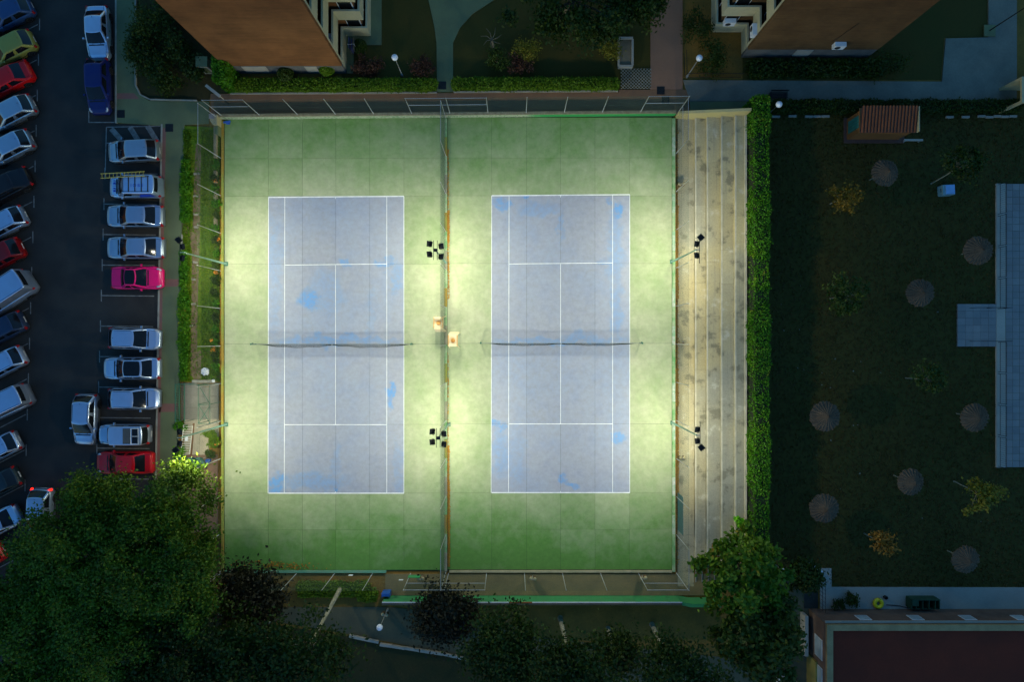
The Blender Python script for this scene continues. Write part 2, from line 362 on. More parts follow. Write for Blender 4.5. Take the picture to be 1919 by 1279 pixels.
# kerbs
def kerb(name, pts, w, z0, z1, m=M_KERB):
    for (a, c), (d, e) in zip(pts[:-1], pts[1:]):
        x0, y0, x1, y1 = X(a), Y(c), X(d), Y(e); L = math.hypot(x1 - x0, y1 - y0); nn = max(1, int(L / 1.0))
        for i in range(nn):
            t = (i + .5) / nn
            mb = KERBMESH
            o = obj(name, mb, KERBROOT); o.location = (x0 + (x1 - x0) * t, y0 + (y1 - y0) * t, (z0 + z1) / 2)
            o.scale = (L / nn - .012, w, z1 - z0); o.rotation_euler = (0, 0, math.atan2(y1 - y0, x1 - x0))
KERBMESH = MB().box(0, 0, 0, 1, 1, 1).mesh('kerb_stone', M_KERB)
for nm, pts, w, z1 in (('bed_kerb', [(255, -40), (255, 160), (264, 178), (282, 187), (370, 189)], .10, .14), ('lane_kerb', [(432, 176), (819, 174)], .12, .13), ('lane_kerb', [(850, 173), (1158, 171)], .12, .13),
                   ('pavement_kerb', [(218, -40), (218, 231)], .14, .09), ('parking_kerb', [(304, 233), (299, 520), (291, 1000)], .14, .09), ('garden_kerb', [(342, 440), (338, 700)], .10, .12)):
    KERBROOT = bpy.data.objects.new(nm, None); COL.objects.link(KERBROOT); KERBROOT['kind'] = 'structure'
    kerb('kerb_stone', pts, w, -.2, z1)
# white-painted kerb at the foot of the trees
for pts in ([(408, 1150), (455, 1158), (508, 1168)], [(655, 1192), (710, 1204)], [(712, 1208), (830, 1226), (950, 1252)]):
    r = thing('painted_kerb', 'white painted kerb running beside the grey yard path, ' + {408: 'under the dark shrub', 655: 'short piece below the globe lamp', 712: 'long piece at the bottom edge'}[pts[0][0]], 'kerb', group='white kerbs of the yard path')
    for (a, c), (d, e) in zip(pts[:-1], pts[1:]):
        x0, y0, x1, y1 = X(a), Y(c), X(d), Y(e); L = math.hypot(x1 - x0, y1 - y0); nn = max(1, int(L / 1.0)); an = math.atan2(y1 - y0, x1 - x0)
        for i in range(nn):
            t = (i + .5) / nn
            o = MB().box(0, 0, 0, L / nn - .015, .22 + random.uniform(-.02, .02), .3).build('kerb_stone', M_PALE, r)
            o.location = (x0 + (x1 - x0) * t, y0 + (y1 - y0) * t, .02 + random.uniform(-.02, .02)); o.rotation_euler = (0, 0, an + random.uniform(-.02, .02))

# parking markings
def strip(mb, a, b, w, z):
    ax, ay, bx, by = X(a[0]), Y(a[1]), X(b[0]), Y(b[1]); L = math.hypot(bx - ax, by - ay)
    return mb.box((ax + bx) / 2, (ay + by) / 2, z - .004, L, w, .008, math.atan2(by - ay, bx - ax))
ZM = -.022
marks = bpy.data.objects.new('parking_markings', None); COL.objects.link(marks); marks['kind'] = 'structure'
for i in range(16):
    yy = 45 + 66.6 * i; xx = 73.5 - .0315 * (yy - 45)
    strip(MB(), (xx, yy - 11), (xx, yy + 11), .075, ZM).build('bay_marking', M_WHITE, marks)
    strip(MB(), (xx - 3, yy), (xx - 100, yy + 50), .075, ZM + .004).build('bay_marking', M_WHITE, marks)
for i in range(11):
    yy = 325 + 57.3 * i; x0 = 197 - .029 * (yy - 325)
    strip(MB(), (x0, yy), (x0 + 98, yy + 1), .08, ZM + .004).build('bay_marking', M_WHITE, marks)
    strip(MB(), (x0 - 1, yy - 11), (x0 - 1, yy + 11), .075, ZM).build('bay_marking', M_WHITE, marks)
for a, b_ in (((199, 238), (300, 236)), ((199, 238), (197, 320)), ((199, 268), (209, 268)), ((166, 207), (166, 229)), ((165, 229), (214, 229))):
    strip(MB(), a, b_, .08, ZM + .008).build('bay_marking', M_WHITE, marks)
for a, b_ in (((208, 241), (228, 263)), ((243, 238), (258, 262)), ((276, 236), (296, 268))):
    strip(MB(), a, b_, .42, ZM + .012).build('hatch_marking', M_WHITE, marks)

# ------------------------------------------------------------------ tennis courts
struct('court_bed', MB().prism([(X(416), Y(224)), (X(1262), Y(216)), (X(1266), Y(1070)), (X(416), Y(1072))], -.4, -.012), mat('joint_dark', (.035, .06, .03), .95))
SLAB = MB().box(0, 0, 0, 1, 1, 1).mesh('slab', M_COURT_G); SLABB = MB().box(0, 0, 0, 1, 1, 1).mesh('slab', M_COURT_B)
YS = [221, 297, 368, 495, 645, 796, 925, 994, 1069]
def court(name, xs, rot, cx):
    root = bpy.data.objects.new(name, None); COL.objects.link(root); root['kind'] = 'structure'
    root['label'] = {'left': 'worn blue and green tennis court beside the parking side', 'right': 'worn blue and green tennis court beside the terrace'}[cx]
    for i in range(len(xs) - 1):
        for j in range(8):
            blue = 1 <= i <= len(xs) - 3 and 2 <= j <= 5
            x0, x1, y0, y1 = X(xs[i]), X(xs[i + 1]), Y(YS[j + 1] + rot), Y(YS[j] + rot)
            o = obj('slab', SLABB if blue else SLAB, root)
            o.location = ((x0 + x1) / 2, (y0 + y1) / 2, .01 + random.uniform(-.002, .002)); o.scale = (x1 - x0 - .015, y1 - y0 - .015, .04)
            o.rotation_euler = (random.uniform(-1, 1) * .0006, random.uniform(-1, 1) * .0006, 0)
    return root
XL = [421, 503, 567, 629.5, 693, 757, 832.5]; XR = [838.5, 921.5, 987, 1050.5, 1115, 1180, 1259]
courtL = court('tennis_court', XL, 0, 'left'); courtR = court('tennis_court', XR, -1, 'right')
def lines(root, x0, x1, xs0, xs1, xc, yt, yb, ys, ye):
    w = .046; z = .044
    for a, b_, ww in (((x0, yt), (x1, yt - 2), .085), ((x0, yb), (x1, yb), .085), ((x0, yt), (x0 - 1, yb), w), ((x1, yt - 2), (x1, yb), w), ((xs0, yt), (xs0 - 1, yb), w), ((xs1, yt - 1), (xs1, yb), w),
                     ((xs0, ys), (xs1, ys - 2), w + .01), ((xs0, ye), (xs1, ye), w + .01), ((xc, ys), (xc, ye), w), ((xc, yt), (xc, yt + 3), w), ((xc, yb), (xc, yb - 3), w)):
        z += .0006
        strip(MB(), a, b_, ww, z).build('court_line', M_LINE, root)
lines(courtL, 503.5, 757, 534, 725, 629, 370, 925, 497, 796.5); lines(courtR, 921.5, 1180, 954, 1148, 1050.5, 367, 924, 495, 795)

def net(label, xa, xb, yc, sag):
    r = thing('tennis_net', label, 'net', (X((xa + xb) / 2), Y(yc), .03), group='tennis nets')
    L = (xb - xa) / SC; h = L / 2
    for s in (-1, 1):
        mb = MB().tube([(s * h, 0, 0), (s * h, 0, 1.10)], .045, 8); mb.box(s * h, 0, 1.12, .12, .12, .04); mb.box(s * h, .06, .75, .07, .09, .16)
        mb.build('post', M_GREENSTEEL, r)
    top = lambda u: 1.07 - .155 * (1 - abs(u))                          # u in -1..1
    yo = lambda u, t: -sag * (1 - t) * (.12 + abs(math.sin(u * math.pi)) ** .8 * .26 + .04 * math.sin(u * 23)) * (1 - u ** 6)   # slack belly near the ground
    N = 64
    band = MB()
    for i in range(N):
        u0, u1 = -1 + 2 * i / N, -1 + 2 * (i + 1) / N
        a, c = (u0 * h, 0, top(u0)), (u1 * h, 0, top(u1))
        band.add([(a[0], -.012, a[2] - .06), (c[0], -.012, c[2] - .06), (c[0], -.012, c[2]), (a[0], -.012, a[2]), (a[0], .012, a[2] - .06), (c[0], .012, c[2] - .06), (c[0], .012, c[2]), (a[0], .012, a[2])],
                 [(0, 1, 2, 3), (5, 4, 7, 6), (3, 2, 6, 7)])
    band.build('band', mat('net_band', (.25, .30, .30), .8), r)
    ms = MB()
    for j in range(13):
        t = j / 12
        ms.tube([(u * h * .985, yo(u, t), .02 + (top(u) - .06) * t) for u in np.linspace(-1, 1, 49)], .006, 3, False)
    for u in np.linspace(-.985, .985, 150):
        ms.tube([(u * h, yo(u, t), .02 + (top(u) - .06) * t) for t in (0, .25, .5, .75, 1)], .006, 3, False)
    o = ms.build('netting', mat('net_cord', (.012, .02, .018), .9), r); o['kind'] = 'stuff'
    MB().box(0, -.03, .46, .05, .02, .9).build('centre_strap', M_WHITEWALL, r)
    for s in (-1, 1): MB().tube([(s * (h + .25), 0, .02), (s * h, 0, 1.05)], .008, 4).build('tension_cable', M_DARKSTEEL, r)
net('dark tennis net strung across the left court', 480, 774, 645.5, .75)
net('dark tennis net strung across the right court', 902, 1199, 643.5, .55)

# ------------------------------------------------------------------ low walls round the courts
def wallmat():
    m, nt, n, l, b = _new('patchy_wall_paint')
    geo = n.new('ShaderNodeNewGeometry'); pos = geo.outputs['Position']; sp = n.new('ShaderNodeSeparateXYZ'); l.new(pos, sp.inputs[0])
    n1 = noise(n, l, pos, 1.2, 5).outputs[0]; n2 = noise(n, l, pos, 6, 4).outputs[0]
    f = ramp(n, l, math_node(n, l, 'ADD', sp.outputs[0], math_node(n, l, 'MULTIPLY', n1, 1.5)), X(1000), X(1000) + 1.2)
    old = mixc(n, l, ramp(n, l, n2, .4, .65), (.33, .36, .27), (.12, .22, .11))
    l.new(mixc(n, l, f, old, (.02, .24, .06)), b.inputs['Base Color']); b.inputs['Roughness'].default_value = .8
    return m
def coping(root, a, b_, z, w, n, m):
    mb = MB(); x0, y0, x1, y1 = *a, *b_; L = math.hypot(x1 - x0, y1 - y0); an = math.atan2(y1 - y0, x1 - x0)
    for i in range(n):
        t = (i + .5) / n
        mb.box(x0 + (x1 - x0) * t, y0 + (y1 - y0) * t, z + random.uniform(0, .008), L / n * .86, w * random.uniform(.97, 1.03), .07, an)
    o = mb.build('coping_bricks', m, root); o['kind'] = 'stuff'; return o
M_COPE = mat('coping_brick', (.30, .27, .16), .9, (.21, .17, .10), 3, .5, 12, .3)
NW = thing('boundary_wall', 'low north wall, pale then green painted, with brick coping below the fence', 'wall')
MB().prism([(X(416), Y(224)), (X(1264), Y(217)), (X(1264), Y(212.5)), (X(416), Y(219))], -.4, .62).build('wall_body', wallmat(), NW)
coping(NW, (X(416), Y(221.5)), (X(1264), Y(214.7)), .655, .24, 300, M_COPE)
SW = thing('boundary_wall', 'green painted south wall with dark brick coping beyond the brown walk', 'wall')
MB().prism([(X(722), Y(1117.5)), (X(1270), Y(1117.5)), (X(1290), Y(1121)), (X(1342), Y(1121)), (X(1342), Y(1127)), (X(1288), Y(1127)), (X(1268), Y(1123)), (X(722), Y(1123))], -.4, 1.38).build('wall_body', M_GREENPAINT, SW)
for i in range(26):
    t0, t1 = 722 + i * 21.1, 722 + (i + 1) * 21.1
    MB().bb(X(t0) + .006, Y(1118.6), 1.38, X(t1) - .006, Y(1116.8), 1.43).build('edge_stone', M_WHITEWALL if i not in (11, 12) else M_TERRA, SW)
coping(SW, (X(722), Y(1120.3)), (X(1270), Y(1120.3)), 1.41, .15, 300, mat('dark_coping', (.10, .085, .06), .9))
MB().prism([(X(1300), Y(1045)), (X(1345), Y(1045)), (X(1345), Y(1051)), (X(1300), Y(1051))], -.4, 1.0).build('end_wall', M_CREAM, thing('terrace_end_wall', 'short cream wall closing the lower end of the terrace', 'wall'))

def curb(name, label, px0, py0, px1, py1, z, m):
    r = thing(name, label, 'kerb'); x0, y0, x1, y1 = X(px0), Y(py0), X(px1), Y(py1)
    hor = abs(x1 - x0) > abs(y1 - y0); L = abs(x1 - x0) if hor else abs(y1 - y0); n = int(L / 1.5)
    for i in range(n):
        a, c = i / n, (i + 1) / n
        if hor: MB().bb(x0 + (x1 - x0) * a + .006, y0, -.3, x0 + (x1 - x0) * c - .006, y1, z + random.uniform(-.004, .004)).build('kerb_block', m[i % len(m)], r)
        else: MB().bb(x0, y0 + (y1 - y0) * a + .006 * np.sign(y1 - y0), -.3, x1, y0 + (y1 - y0) * c - .006 * np.sign(y1 - y0), z + random.uniform(-.004, .004)).build('kerb_block', m[i % len(m)], r)
M_KG = mat('worn_green_kerb', (.12, .30, .10), .85, (.33, .40, .24), 1.6, .6, 8, .2); M_KP = mat('pale_worn_kerb', (.46, .47, .40), .85, (.2, .36, .2), 2.2, .7, 8, .2)
M_KY = mat('mossy_yellow_kerb', (.20, .25, .05), .9, (.28, .18, .03), .5, .7, 8, .35)
curb('court_kerb', 'green and white worn kerb along the right edge of the right court', 1259.5, 222, 1265, 1072, .12, [M_KG, M_KP, M_KG, M_KG, M_KP])
curb('court_kerb', 'tan stone kerb closing the bottom of the right court', 842, 1069.5, 1259, 1073.5, .12, [M_TAN])
curb('court_kerb', 'bluish green kerb closing the bottom of the left court', 421, 1069.5, 724, 1074, .12, [mat('blue_green_kerb', (.10, .30, .18), .85, (.16, .28, .18), 1.5, .5, 8, .2)])
curb('court_kerb', 'mossy yellow green kerb along the left edge of the left court', 415.5, 226, 420, 1071, .12, [M_KY])
curb('divider_kerb', 'mossy kerb under the fence dividing the two courts', 833, 222, 838, 1071, .14, [M_KG, M_KY, M_KG, mat('grey_kerb', (.28, .27, .2), .9, (.2, .2, .12), 2, .5, 8, .2)])

# dry leaves blown along the fences
M_DRY = leafmat('dry_leaves', [(0, (.30, .12, .015)), (.4, (.42, .22, .02)), (.7, (.22, .09, .015)), (1, (.50, .34, .04))], .1)
def litter(name, label, pts, n, size, z):
    C = []
    for (a, c, d, e, w, k) in pts:
        t = RNG.random(k); x = a + (d - a) * t + RNG.normal(0, w, k); y = c + (e - c) * t + RNG.normal(0, w * .3, k)
        C.append(np.stack([(x - 959.5) / SC, (639.5 - y) / SC, z + RNG.random(k) * .03], 1))
    me = leaves(name, np.concatenate(C), size, M_DRY, up=3); o = obj(name, me); o['kind'] = 'stuff'; o['label'] = label; return o
litter('dry_leaf_litter', 'orange dry leaves gathered along the terrace side fence', [(1268.8, 385, 1268.5, 470, 1.0, 1000), (1268.5, 470, 1269, 560, 1.0, 800), (1269, 690, 1269, 760, 1.0, 700), (1269, 800, 1269.5, 925, 1.1, 1700), (1268.5, 240, 1269, 1060, 1.2, 1100)], 0, .07, .02)
litter('dry_leaf_litter', 'orange dry leaves along the fence between the courts', [(840, 395, 840.5, 455, .9, 700), (840, 280, 840, 390, .7, 160), (840, 455, 841, 560, .8, 250), (841, 835, 840, 900, .9, 420), (841, 900, 841, 1062, 1.0, 1700), (840, 660, 840, 830, .7, 120)], 0, .06, .055)
litter('dry_leaf_litter', 'yellow brown leaves along the garden side of the left court', [(414, 330, 414, 700, .9, 1800), (415, 480, 415, 690, .7, 1500)], 0, .07, .05)
litter('dry_leaf_litter', 'yellow leaves scattered in the lower left court corner', [(515, 1060, 525, 1058, 9, 60), (545, 1062, 565, 1060, 10, 40), (440, 1055, 600, 1066, 12, 60), (483, 1052, 486, 1052, 3, 15)], 0, .085, .05)
# ------------------------------------------------------------------ terrace (stepped spectator stand)
TR = thing('spectator_terrace', 'stepped concrete terrace with four long tiers beside the right court', 'terrace')
treads = [(1270, 1300.5, .02), (1300.5, 1319.7, .40), (1319.7, 1343.4, .80), (1343.4, 1365.8, 1.20), (1365.8, 1382.5, 1.60)]
M_NOSE = mat('tread_edge', (.62, .56, .40), .85, (.44, .40, .28), 1.5, .5, 12, .15)
for i, (a, c, z) in enumerate(treads):
    yy = 222.5 + .06 * (a - 1270)
    end = 1100 if i == 0 else 1045
    first = True
    while yy < end:
        ln = random.choice((62, 84, 100)) if i else random.choice((70, 72)); y2 = min(end, yy + ln)
        if end - y2 < 20: y2 = end
        MB().bb(X(a) + .004, Y(yy) - .006, -.3, X(c) - .002, Y(y2) + .006, z + random.uniform(-.006, .006)).build('step_slab', M_CONC, TR)
        if i: MB().bb(X(a) - .012, Y(yy) - .012, z - .10, X(a) + .09, Y(y2) + .012, z + .014 + random.uniform(-.002, .002)).build('step_edge', M_NOSE, TR)
        yy = y2
MB().prism([(X(1382.5), Y(229)), (X(1386), Y(229)), (X(1386), Y(1045)), (X(1382.5), Y(1045))], -.3, 1.72).build('back_kerb', M_NOSE, TR)
MB().add([(X(1266), Y(222), -.3), (X(1386), Y(229), -.3), (X(1386), Y(224), -.3), (X(1266), Y(217), -.3), (X(1266), Y(222), 1.15), (X(1386), Y(229), 2.75), (X(1386), Y(224), 2.75), (X(1266), Y(217), 1.15)], [(3, 2, 1, 0), (4, 5, 6, 7), (0, 1, 5, 4), (1, 2, 6, 5), (2, 3, 7, 6), (3, 0, 4, 7)]).build('end_wall', mat('yellow_render', (.50, .42, .17), .85, (.42, .36, .18), .8, .5, 10, .1), TR)
# open stair of slender bars below the terrace
ST = thing('steel_stair_frame', 'row of thin pale upright bars below the terrace end wall', 'railing')
for k in range(5):
    MB().tube([(X(1304 + k * 11.5), Y(1052), .02), (X(1304 + k * 11.5), Y(1092), .04)], .03, 6).build('bar', M_STEEL, ST)
# ------------------------------------------------------------------ chain link fences
def fence(label, a, b_, n, z0, h, rails=(), wire=.16):
    """posts, corner rails and a woven wire panel between ground points a and b_ (photo pixels)"""
    ax, ay, bx, by = X(a[0]), Y(a[1]), X(b_[0]), Y(b_[1]); L = math.hypot(bx - ax, by - ay)
    r = thing('chain_link_fence', label, 'fence', (ax, ay, z0), math.atan2(by - ay, bx - ax), 'fences of the tennis courts')
    post = MB().tube([(0, 0, -.3), (0, 0, h)], .028, 8); post.lathe([(.034, h), (.030, h + .03), (.0, h + .045)], 8)
    pm = post.mesh('post', M_STEEL, True)
    for i in range(n + 1): obj('post', pm, r, (L * i / n, 0, 0))
    for i0, i1, z in rails:
        MB().tube([(L * i0 / n, 0, z), (L * i1 / n, 0, z)], .022, 6).build('rail', M_STEEL, r)
    w = MB()
    for sgn in (1, -1):
        c = -h
        while c < L:
            p = [(c, 0), (c + h, h)]
            x0, z_0 = (c, 0) if c >= 0 else (0, -c)
            x1, z_1 = (c + h, h) if c + h <= L else (L, L - c)
            if x1 - x0 > .02:
                if sgn < 0: x0, x1 = L - x0, L - x1
                w.tube([(x0, .004 * sgn, z_0 + .05), (x1, .004 * sgn, z_1 + .05)], .0028, 3, False)
            c += wire
    for z in (.06, h * .5, h + .02): w.tube([(0, -.03, z), (L, -.03, z)], .004, 3, False)
    o = w.build('wire_mesh', M_WIRE, r); o['kind'] = 'stuff'
    return r
HF = 3.55
f_n = fence('tall chain link fence on the north wall along the red lane', (421, 221), (1268, 214), 12, .62, HF - .1, [(0, 1, HF - .12), (0, 1, 2.0), (5, 7, HF - .12), (5, 7, 2.0), (11, 12, HF - .12), (11, 12, 2.0)])
f_w = fence('tall chain link fence between the left court and the garden strip', (414, 226), (413, 1072), 12, 0, HF + .5, [(0, 1, HF + .48), (11, 12, HF + .48), (11, 12, 2.4)])
f_c = fence('tall chain link fence dividing the two courts', (835.5, 222), (835.5, 1073), 12, 0, HF + .5, [(0, 1, HF + .48), (11, 12, HF + .48)])
f_e = fence('tall chain link fence between the right court and the terrace', (1267, 216), (1268, 1075), 12, 0, HF + .3, [(0, 1, HF + .28), (11, 12, HF + .28), (0, 1, 2.2)])
f_s = fence('tall chain link fence along the bottom of both courts', (413, 1076), (1268, 1076), 12, 0, HF + .1, [(0, 1, HF + .08), (0, 1, 2.2), (5, 7, HF + .08), (5, 7, 2.2), (11, 12, HF + .08), (11, 12, 2.2)])
tag(MB().box(X(1269.5), Y(958), 1.0, .02, 70 / SC, 1.7).build('tarpaulin', mat('teal_tarp', (.05, .15, .16), .7, (.04, .10, .12), 3, .5, 12, .2)), 'faded teal tarpaulin tied to the lower end of the terrace side fence', 'tarpaulin')
tag(MB().box(X(779), Y(1074.6), .85, .95, .03, .6).build('fence_board', M_GREENPAINT), 'small plain green board hung on the fence below the left court', 'board')
for px, py, z, lb in ((660, 1075, .5, 'small white notice plate on the bottom fence left of the blue bin'), (756, 1078, 1.2, 'small white notice plate on the bottom fence right of the blue bin')):
    r = thing('notice_plate', lb, 'sign', (X(px), Y(py), z)); MB().box(0, 0, 0, .34, .02, .22).build('plate', M_WHITEWALL, r)
    for k in range(3): MB().box(0, -.012, .06 - k * .06, .24 - .05 * k, .008, .018).build('print_line', M_DARKSTEEL, r)

# ------------------------------------------------------------------ floodlight masts
M_LENS = mat('lit_lens', (1, 1, 1), .4, emit=(1, .97, .85), estr=40)
def flood(root, hx, hy, hz, target, power, spin=0, lit=True):
    """one floodlight head; target in world coords relative to the mast root"""
    d = (Vector(target) - Vector((hx, hy, hz))).normalized()
    zz = -d; xx = (Vector((0, 1, 0)) - d * d.y).normalized(); yy = zz.cross(xx)
    q = Matrix((xx, yy, zz)).transposed().to_4x4()
    if spin: q = q @ Matrix.Rotation(spin, 4, 'Z')
    q.translation = (hx, hy, hz)
    mb = MB(); s = .19
    prof = [(-.20, -.20, .0), (.20, -.20, .0), (.20, .20, .0), (-.20, .20, .0)]
    vs = [(x, y, -.06) for x, y, _ in prof] + [(x * .82, y * .82, .10) for x, y, _ in prof] + [(x * .9, y * .9, -.05) for x, y, _ in prof]
    mb.add(vs, [(4, 5, 6, 7), (0, 1, 5, 4), (1, 2, 6, 5), (2, 3, 7, 6), (3, 0, 4, 7), (0, 8, 9, 1), (1, 9, 10, 2), (2, 10, 11, 3), (3, 11, 8, 0)])
    for k in range(5): mb.box(-.12 + k * .06, 0, .12, .012, .28, .05)
    mb.tube([(-.22, 0, 0), (-.22, 0, .16), (.22, 0, .16), (.22, 0, 0)], .018, 5)
    o = mb.build('floodlight', M_DARKSTEEL, root); o.matrix_local = q
    ln = MB().box(0, 0, -.048, .34, .34, .006).build('lens', M_LENS if lit else M_GLASS, o)
    if lit:
        ld = bpy.data.lights.new('flood_beam', 'SPOT'); ld.energy = power; ld.color = FLOOD_COL; ld.spot_size = R(154); ld.spot_blend = .7; ld.shadow_soft_size = .16
        lo = bpy.data.objects.new('flood_beam', ld); COL.objects.link(lo); lo.parent = root
        q2 = q.copy(); q2.translation = Vector((hx, hy, hz)) + d * .16; lo.matrix_local = q2
def mast(label, px, py, kind, hgt=7.7, z0=.0):
    r = thing('floodlight_mast', label, 'floodlight', (X(px), Y(py), z0), 0, 'floodlight masts of the courts')
    mb = MB().tube([(0, 0, 0), (0, 0, 3), (0, 0, hgt)], [.085, .07, .05], 10); mb.build('mast', M_MAST, r, True)
    MB().box(0, 0, .03, .34, .34, .05).build('base_plate', M_GREENSTEEL, r)
    if kind == 'centre':
        mb = MB()
        for s in (-1, 1): mb.tube([(s * .13, -.68, hgt - .02), (s * .13, .68, hgt - .02)], .022, 6)
        mb.box(0, 0, hgt, .26, .22, .08); mb.build('cross_frame', M_DARKSTEEL, r)
        for s in (-1, 1):
            for y in (-.36, .36): flood(r, s * .40, y - .08 * s, hgt - .02, (s * 8.5, y * 5, 0), FLOOD_W * .80)
    else:
        s = 1 if kind == 'west' else -1                      # heads look towards the courts
        MB().tube([(0, 0, hgt - .08), (s * -.22, 0, hgt + .02)], .03, 6).build('arm', M_STEEL, r)
        mb = MB().tube([(s * -.22, -.95, hgt), (s * -.22, .95, hgt)], .024, 6); mb.build('cross_bar', M_DARKSTEEL, r)
        for y in (-.40, .40): flood(r, s * .0 - s * .02, y, hgt + .0, (s * 7.0, y * 5, 0), FLOOD_W * .75)
        flood(r, -s * .30, .85 if py < 640 else -.85, hgt + .05, (-s * 2.6, (2 if py < 640 else -2), 0), FLOOD_W * (.20 if s > 0 else .42), spin=R(40))
    return r
mast('tall floodlight mast with four heads on the court divider, upper one', 836, 493, 'centre')
mast('tall floodlight mast with four heads on the court divider, lower one', 840.5, 796, 'centre')
mast('green floodlight mast at the garden side of the left court, upper one', 424, 495, 'west', 7.2)
mast('green floodlight mast at the garden side of the left court, beside the beige yard', 424, 796, 'west', 7.6)
mast('green floodlight mast between right court and terrace, upper one', 1259, 491, 'east', 7.3)
mast('green floodlight mast between right court and terrace, lower one', 1260, 793, 'east', 7.3)

# ------------------------------------------------------------------ umpire chairs
M_ORANGE = mat('orange_wood', (.62, .26, .05), .7, (.70, .40, .12), 3, .6, 12, .2); M_CWOOD = mat('cream_painted_wood', (.80, .70, .46), .7, (.72, .56, .30), 3, .5, 12, .15)
def umpire(label, px, py, rz):
    r = thing('umpire_chair', label, 'umpire chair', (X(px), Y(py), .03), rz, 'umpire chairs at the court divider')
    for sx in (-1, 1):
        for sy in (-1, 1):
            MB().tube([(sx * .40, sy * .62, 0), (sx * .32, sy * .42, 1.75)], .032, 6).build('leg', M_CWOOD, r)
    MB().box(0, 0, 1.72, .72, .98, .05).build('platform', M_CWOOD, r)
    MB().lathe([(.0, 1.75), (.15, 1.75), (.17, 1.80), (.15, 1.85), (.05, 1.86)], 18, (0, .02, 0)).build('seat_cushion', M_ORANGE, r, True)
    for k in range(3): MB().box(0, .44 - .01 * k, 1.95 + .14 * k, .70, .03, .09).build('backrest_slat', M_CWOOD, r)
    for s in (-1, 1):
        MB().box(s * .34, .05, 2.0, .06, .86, .04).build('armrest', M_ORANGE, r)
        MB().box(s * .34, -.30, 1.87, .05, .05, .24).build('armrest_support', M_CWOOD, r)
    for k in range(5): MB().box(0, -.46 - .045 * (4 - k), .35 + .30 * k, .74, .05, .035).build('ladder_rung', M_CWOOD, r)
umpire('cream and orange umpire chair left of the dividing fence', 826.5, 607, 0)
umpire('cream and orange umpire chair right of the dividing fence', 852.5, 638, math.pi)

# ------------------------------------------------------------------ litter bins on the fences, blue bin
M_BIN = mat('brown_slats', (.20, .11, .045), .85, (.14, .08, .04), 4, .5, 14, .2)
def twinbin(label, px, py, z, big=1.0):
    r = thing('twin_litter_bin', label, 'litter bin', (X(px), Y(py), z), random.uniform(-.2, .2), 'small twin litter bins')
    for s in (-1, 1):
        mb = MB()
        for k in range(10):
            t = 2 * math.pi * k / 10; mb.box(s * .15 + .11 * math.cos(t), .11 * math.sin(t), .55, .05, .025, .5, t + math.pi / 2)
        mb.lathe([(.10, .30), (.10, .33)], 10, (s * .15, 0, 0)); mb.build('basket', M_BIN, r)
        MB().lathe([(.10, .78), (.135, .80), (.13, .86), (.05, .90), (.0, .90)], 14, (s * .15, .05, 0)).build('lid', M_CREAM, r, True)
    MB().tube([(0, 0, 0), (0, 0, .95)], .03, 6).build('post', M_STEEL, r)
for px, py, lb in ((791, 1080, 'left of the dividing fence'), (998, 1080, 'in the middle of the brown walk'), (1203, 1079, 'near the terrace corner')):
    twinbin('brown and cream twin litter bin below the courts, ' + lb, px, py, .02)
for px, py, lb in ((1273, 350, 'upper'), (1275, 641, 'middle'), (1275, 856, 'lower')):
    twinbin('brown twin litter bin on the terrace floor beside the fence, %s of three' % lb, px, py, .02)
twinbin('brown and cream twin litter bin at the foot of the globe lamp below the courts', 724, 1147, -.03)
r = thing('blue_bin', 'blue plastic bin with open front standing at the end of the brown walk', 'bin', (X(726), Y(1110), .015))
mb = MB().box(0, .16, .4, .62, .04, .8); mb.box(-.30, -.02, .4, .04, .36, .8); mb.box(.30, -.02, .4, .04, .36, .8); mb.box(0, -.02, .03, .6, .36, .04); mb.build('shell', mat('blue_plastic', (.02, .11, .42), .45), r)
MB().box(0, .04, .83, .66, .28, .07, taper=.8).build('lid', MATS['blue_plastic'], r)
MB().box(0, -.12, .30, .36, .04, .5).build('inner_bag', M_DARKSTEEL, r)
tag(MB().box(X(426), Y(229), .09, .55, .12, .12, .2).add(MB().box(X(428), Y(231), .06, .3, .2, .06).v, MB().box(0, 0, 0, 1, 1, 1).f).build('blue_rag', mat('blue_cloth', (.03, .12, .5), .8)), 'small blue thing lying in the top left corner of the left court', 'cloth')

# ------------------------------------------------------------------ globe street lamps
M_OPAL = mat('opal_globe', (.80, .80, .80), .35, (.74, .74, .76), 3, .3, 10, .03, spec=.5)
def globe(label, px, py, h, z0=0, base=True):
    r = thing('globe_lamp', label, 'street lamp', (X(px), Y(py), z0), 0, 'globe street lamps')
    MB().tube([(0, 0, 0), (0, 0, .9), (0, 0, h)], [.055, .04, .032], 8).build('post', M_STEEL, r, True)
    MB().lathe([(.09, 0), (.09, .25), (.06, .3)], 10).build('foot', M_STEEL, r)
    MB().lathe([(.06, h - .02), (.09, h + .02), (.09, h + .06)], 12).build('collar', M_DARKSTEEL, r)
    prof = [(.24 * math.sin(t), h + .28 - .24 * math.cos(t)) for t in np.linspace(.25, math.pi - .02, 14)]
    MB().lathe(prof, 24).build('globe', M_OPAL, r, True)
globe('white globe lamp in the garden bed right of the red brick house', 754, 142, 3.3)
globe('white globe lamp in the railed yard of the brown brick house', 1287, 144, 3.4)
globe('white globe lamp behind the top end of the tall hedge', 1430, 222, 3.0)
globe('white globe lamp beside the broad tree below the terrace', 1433, 1042, 3.6)
globe('white globe lamp on the grey yard path below the blue bin', 727, 1143, 3.2)
r = thing('street_lamp', 'thin dark street lamp post on the grey plaza at the top right', 'street lamp', (X(1853), Y(58), .05))
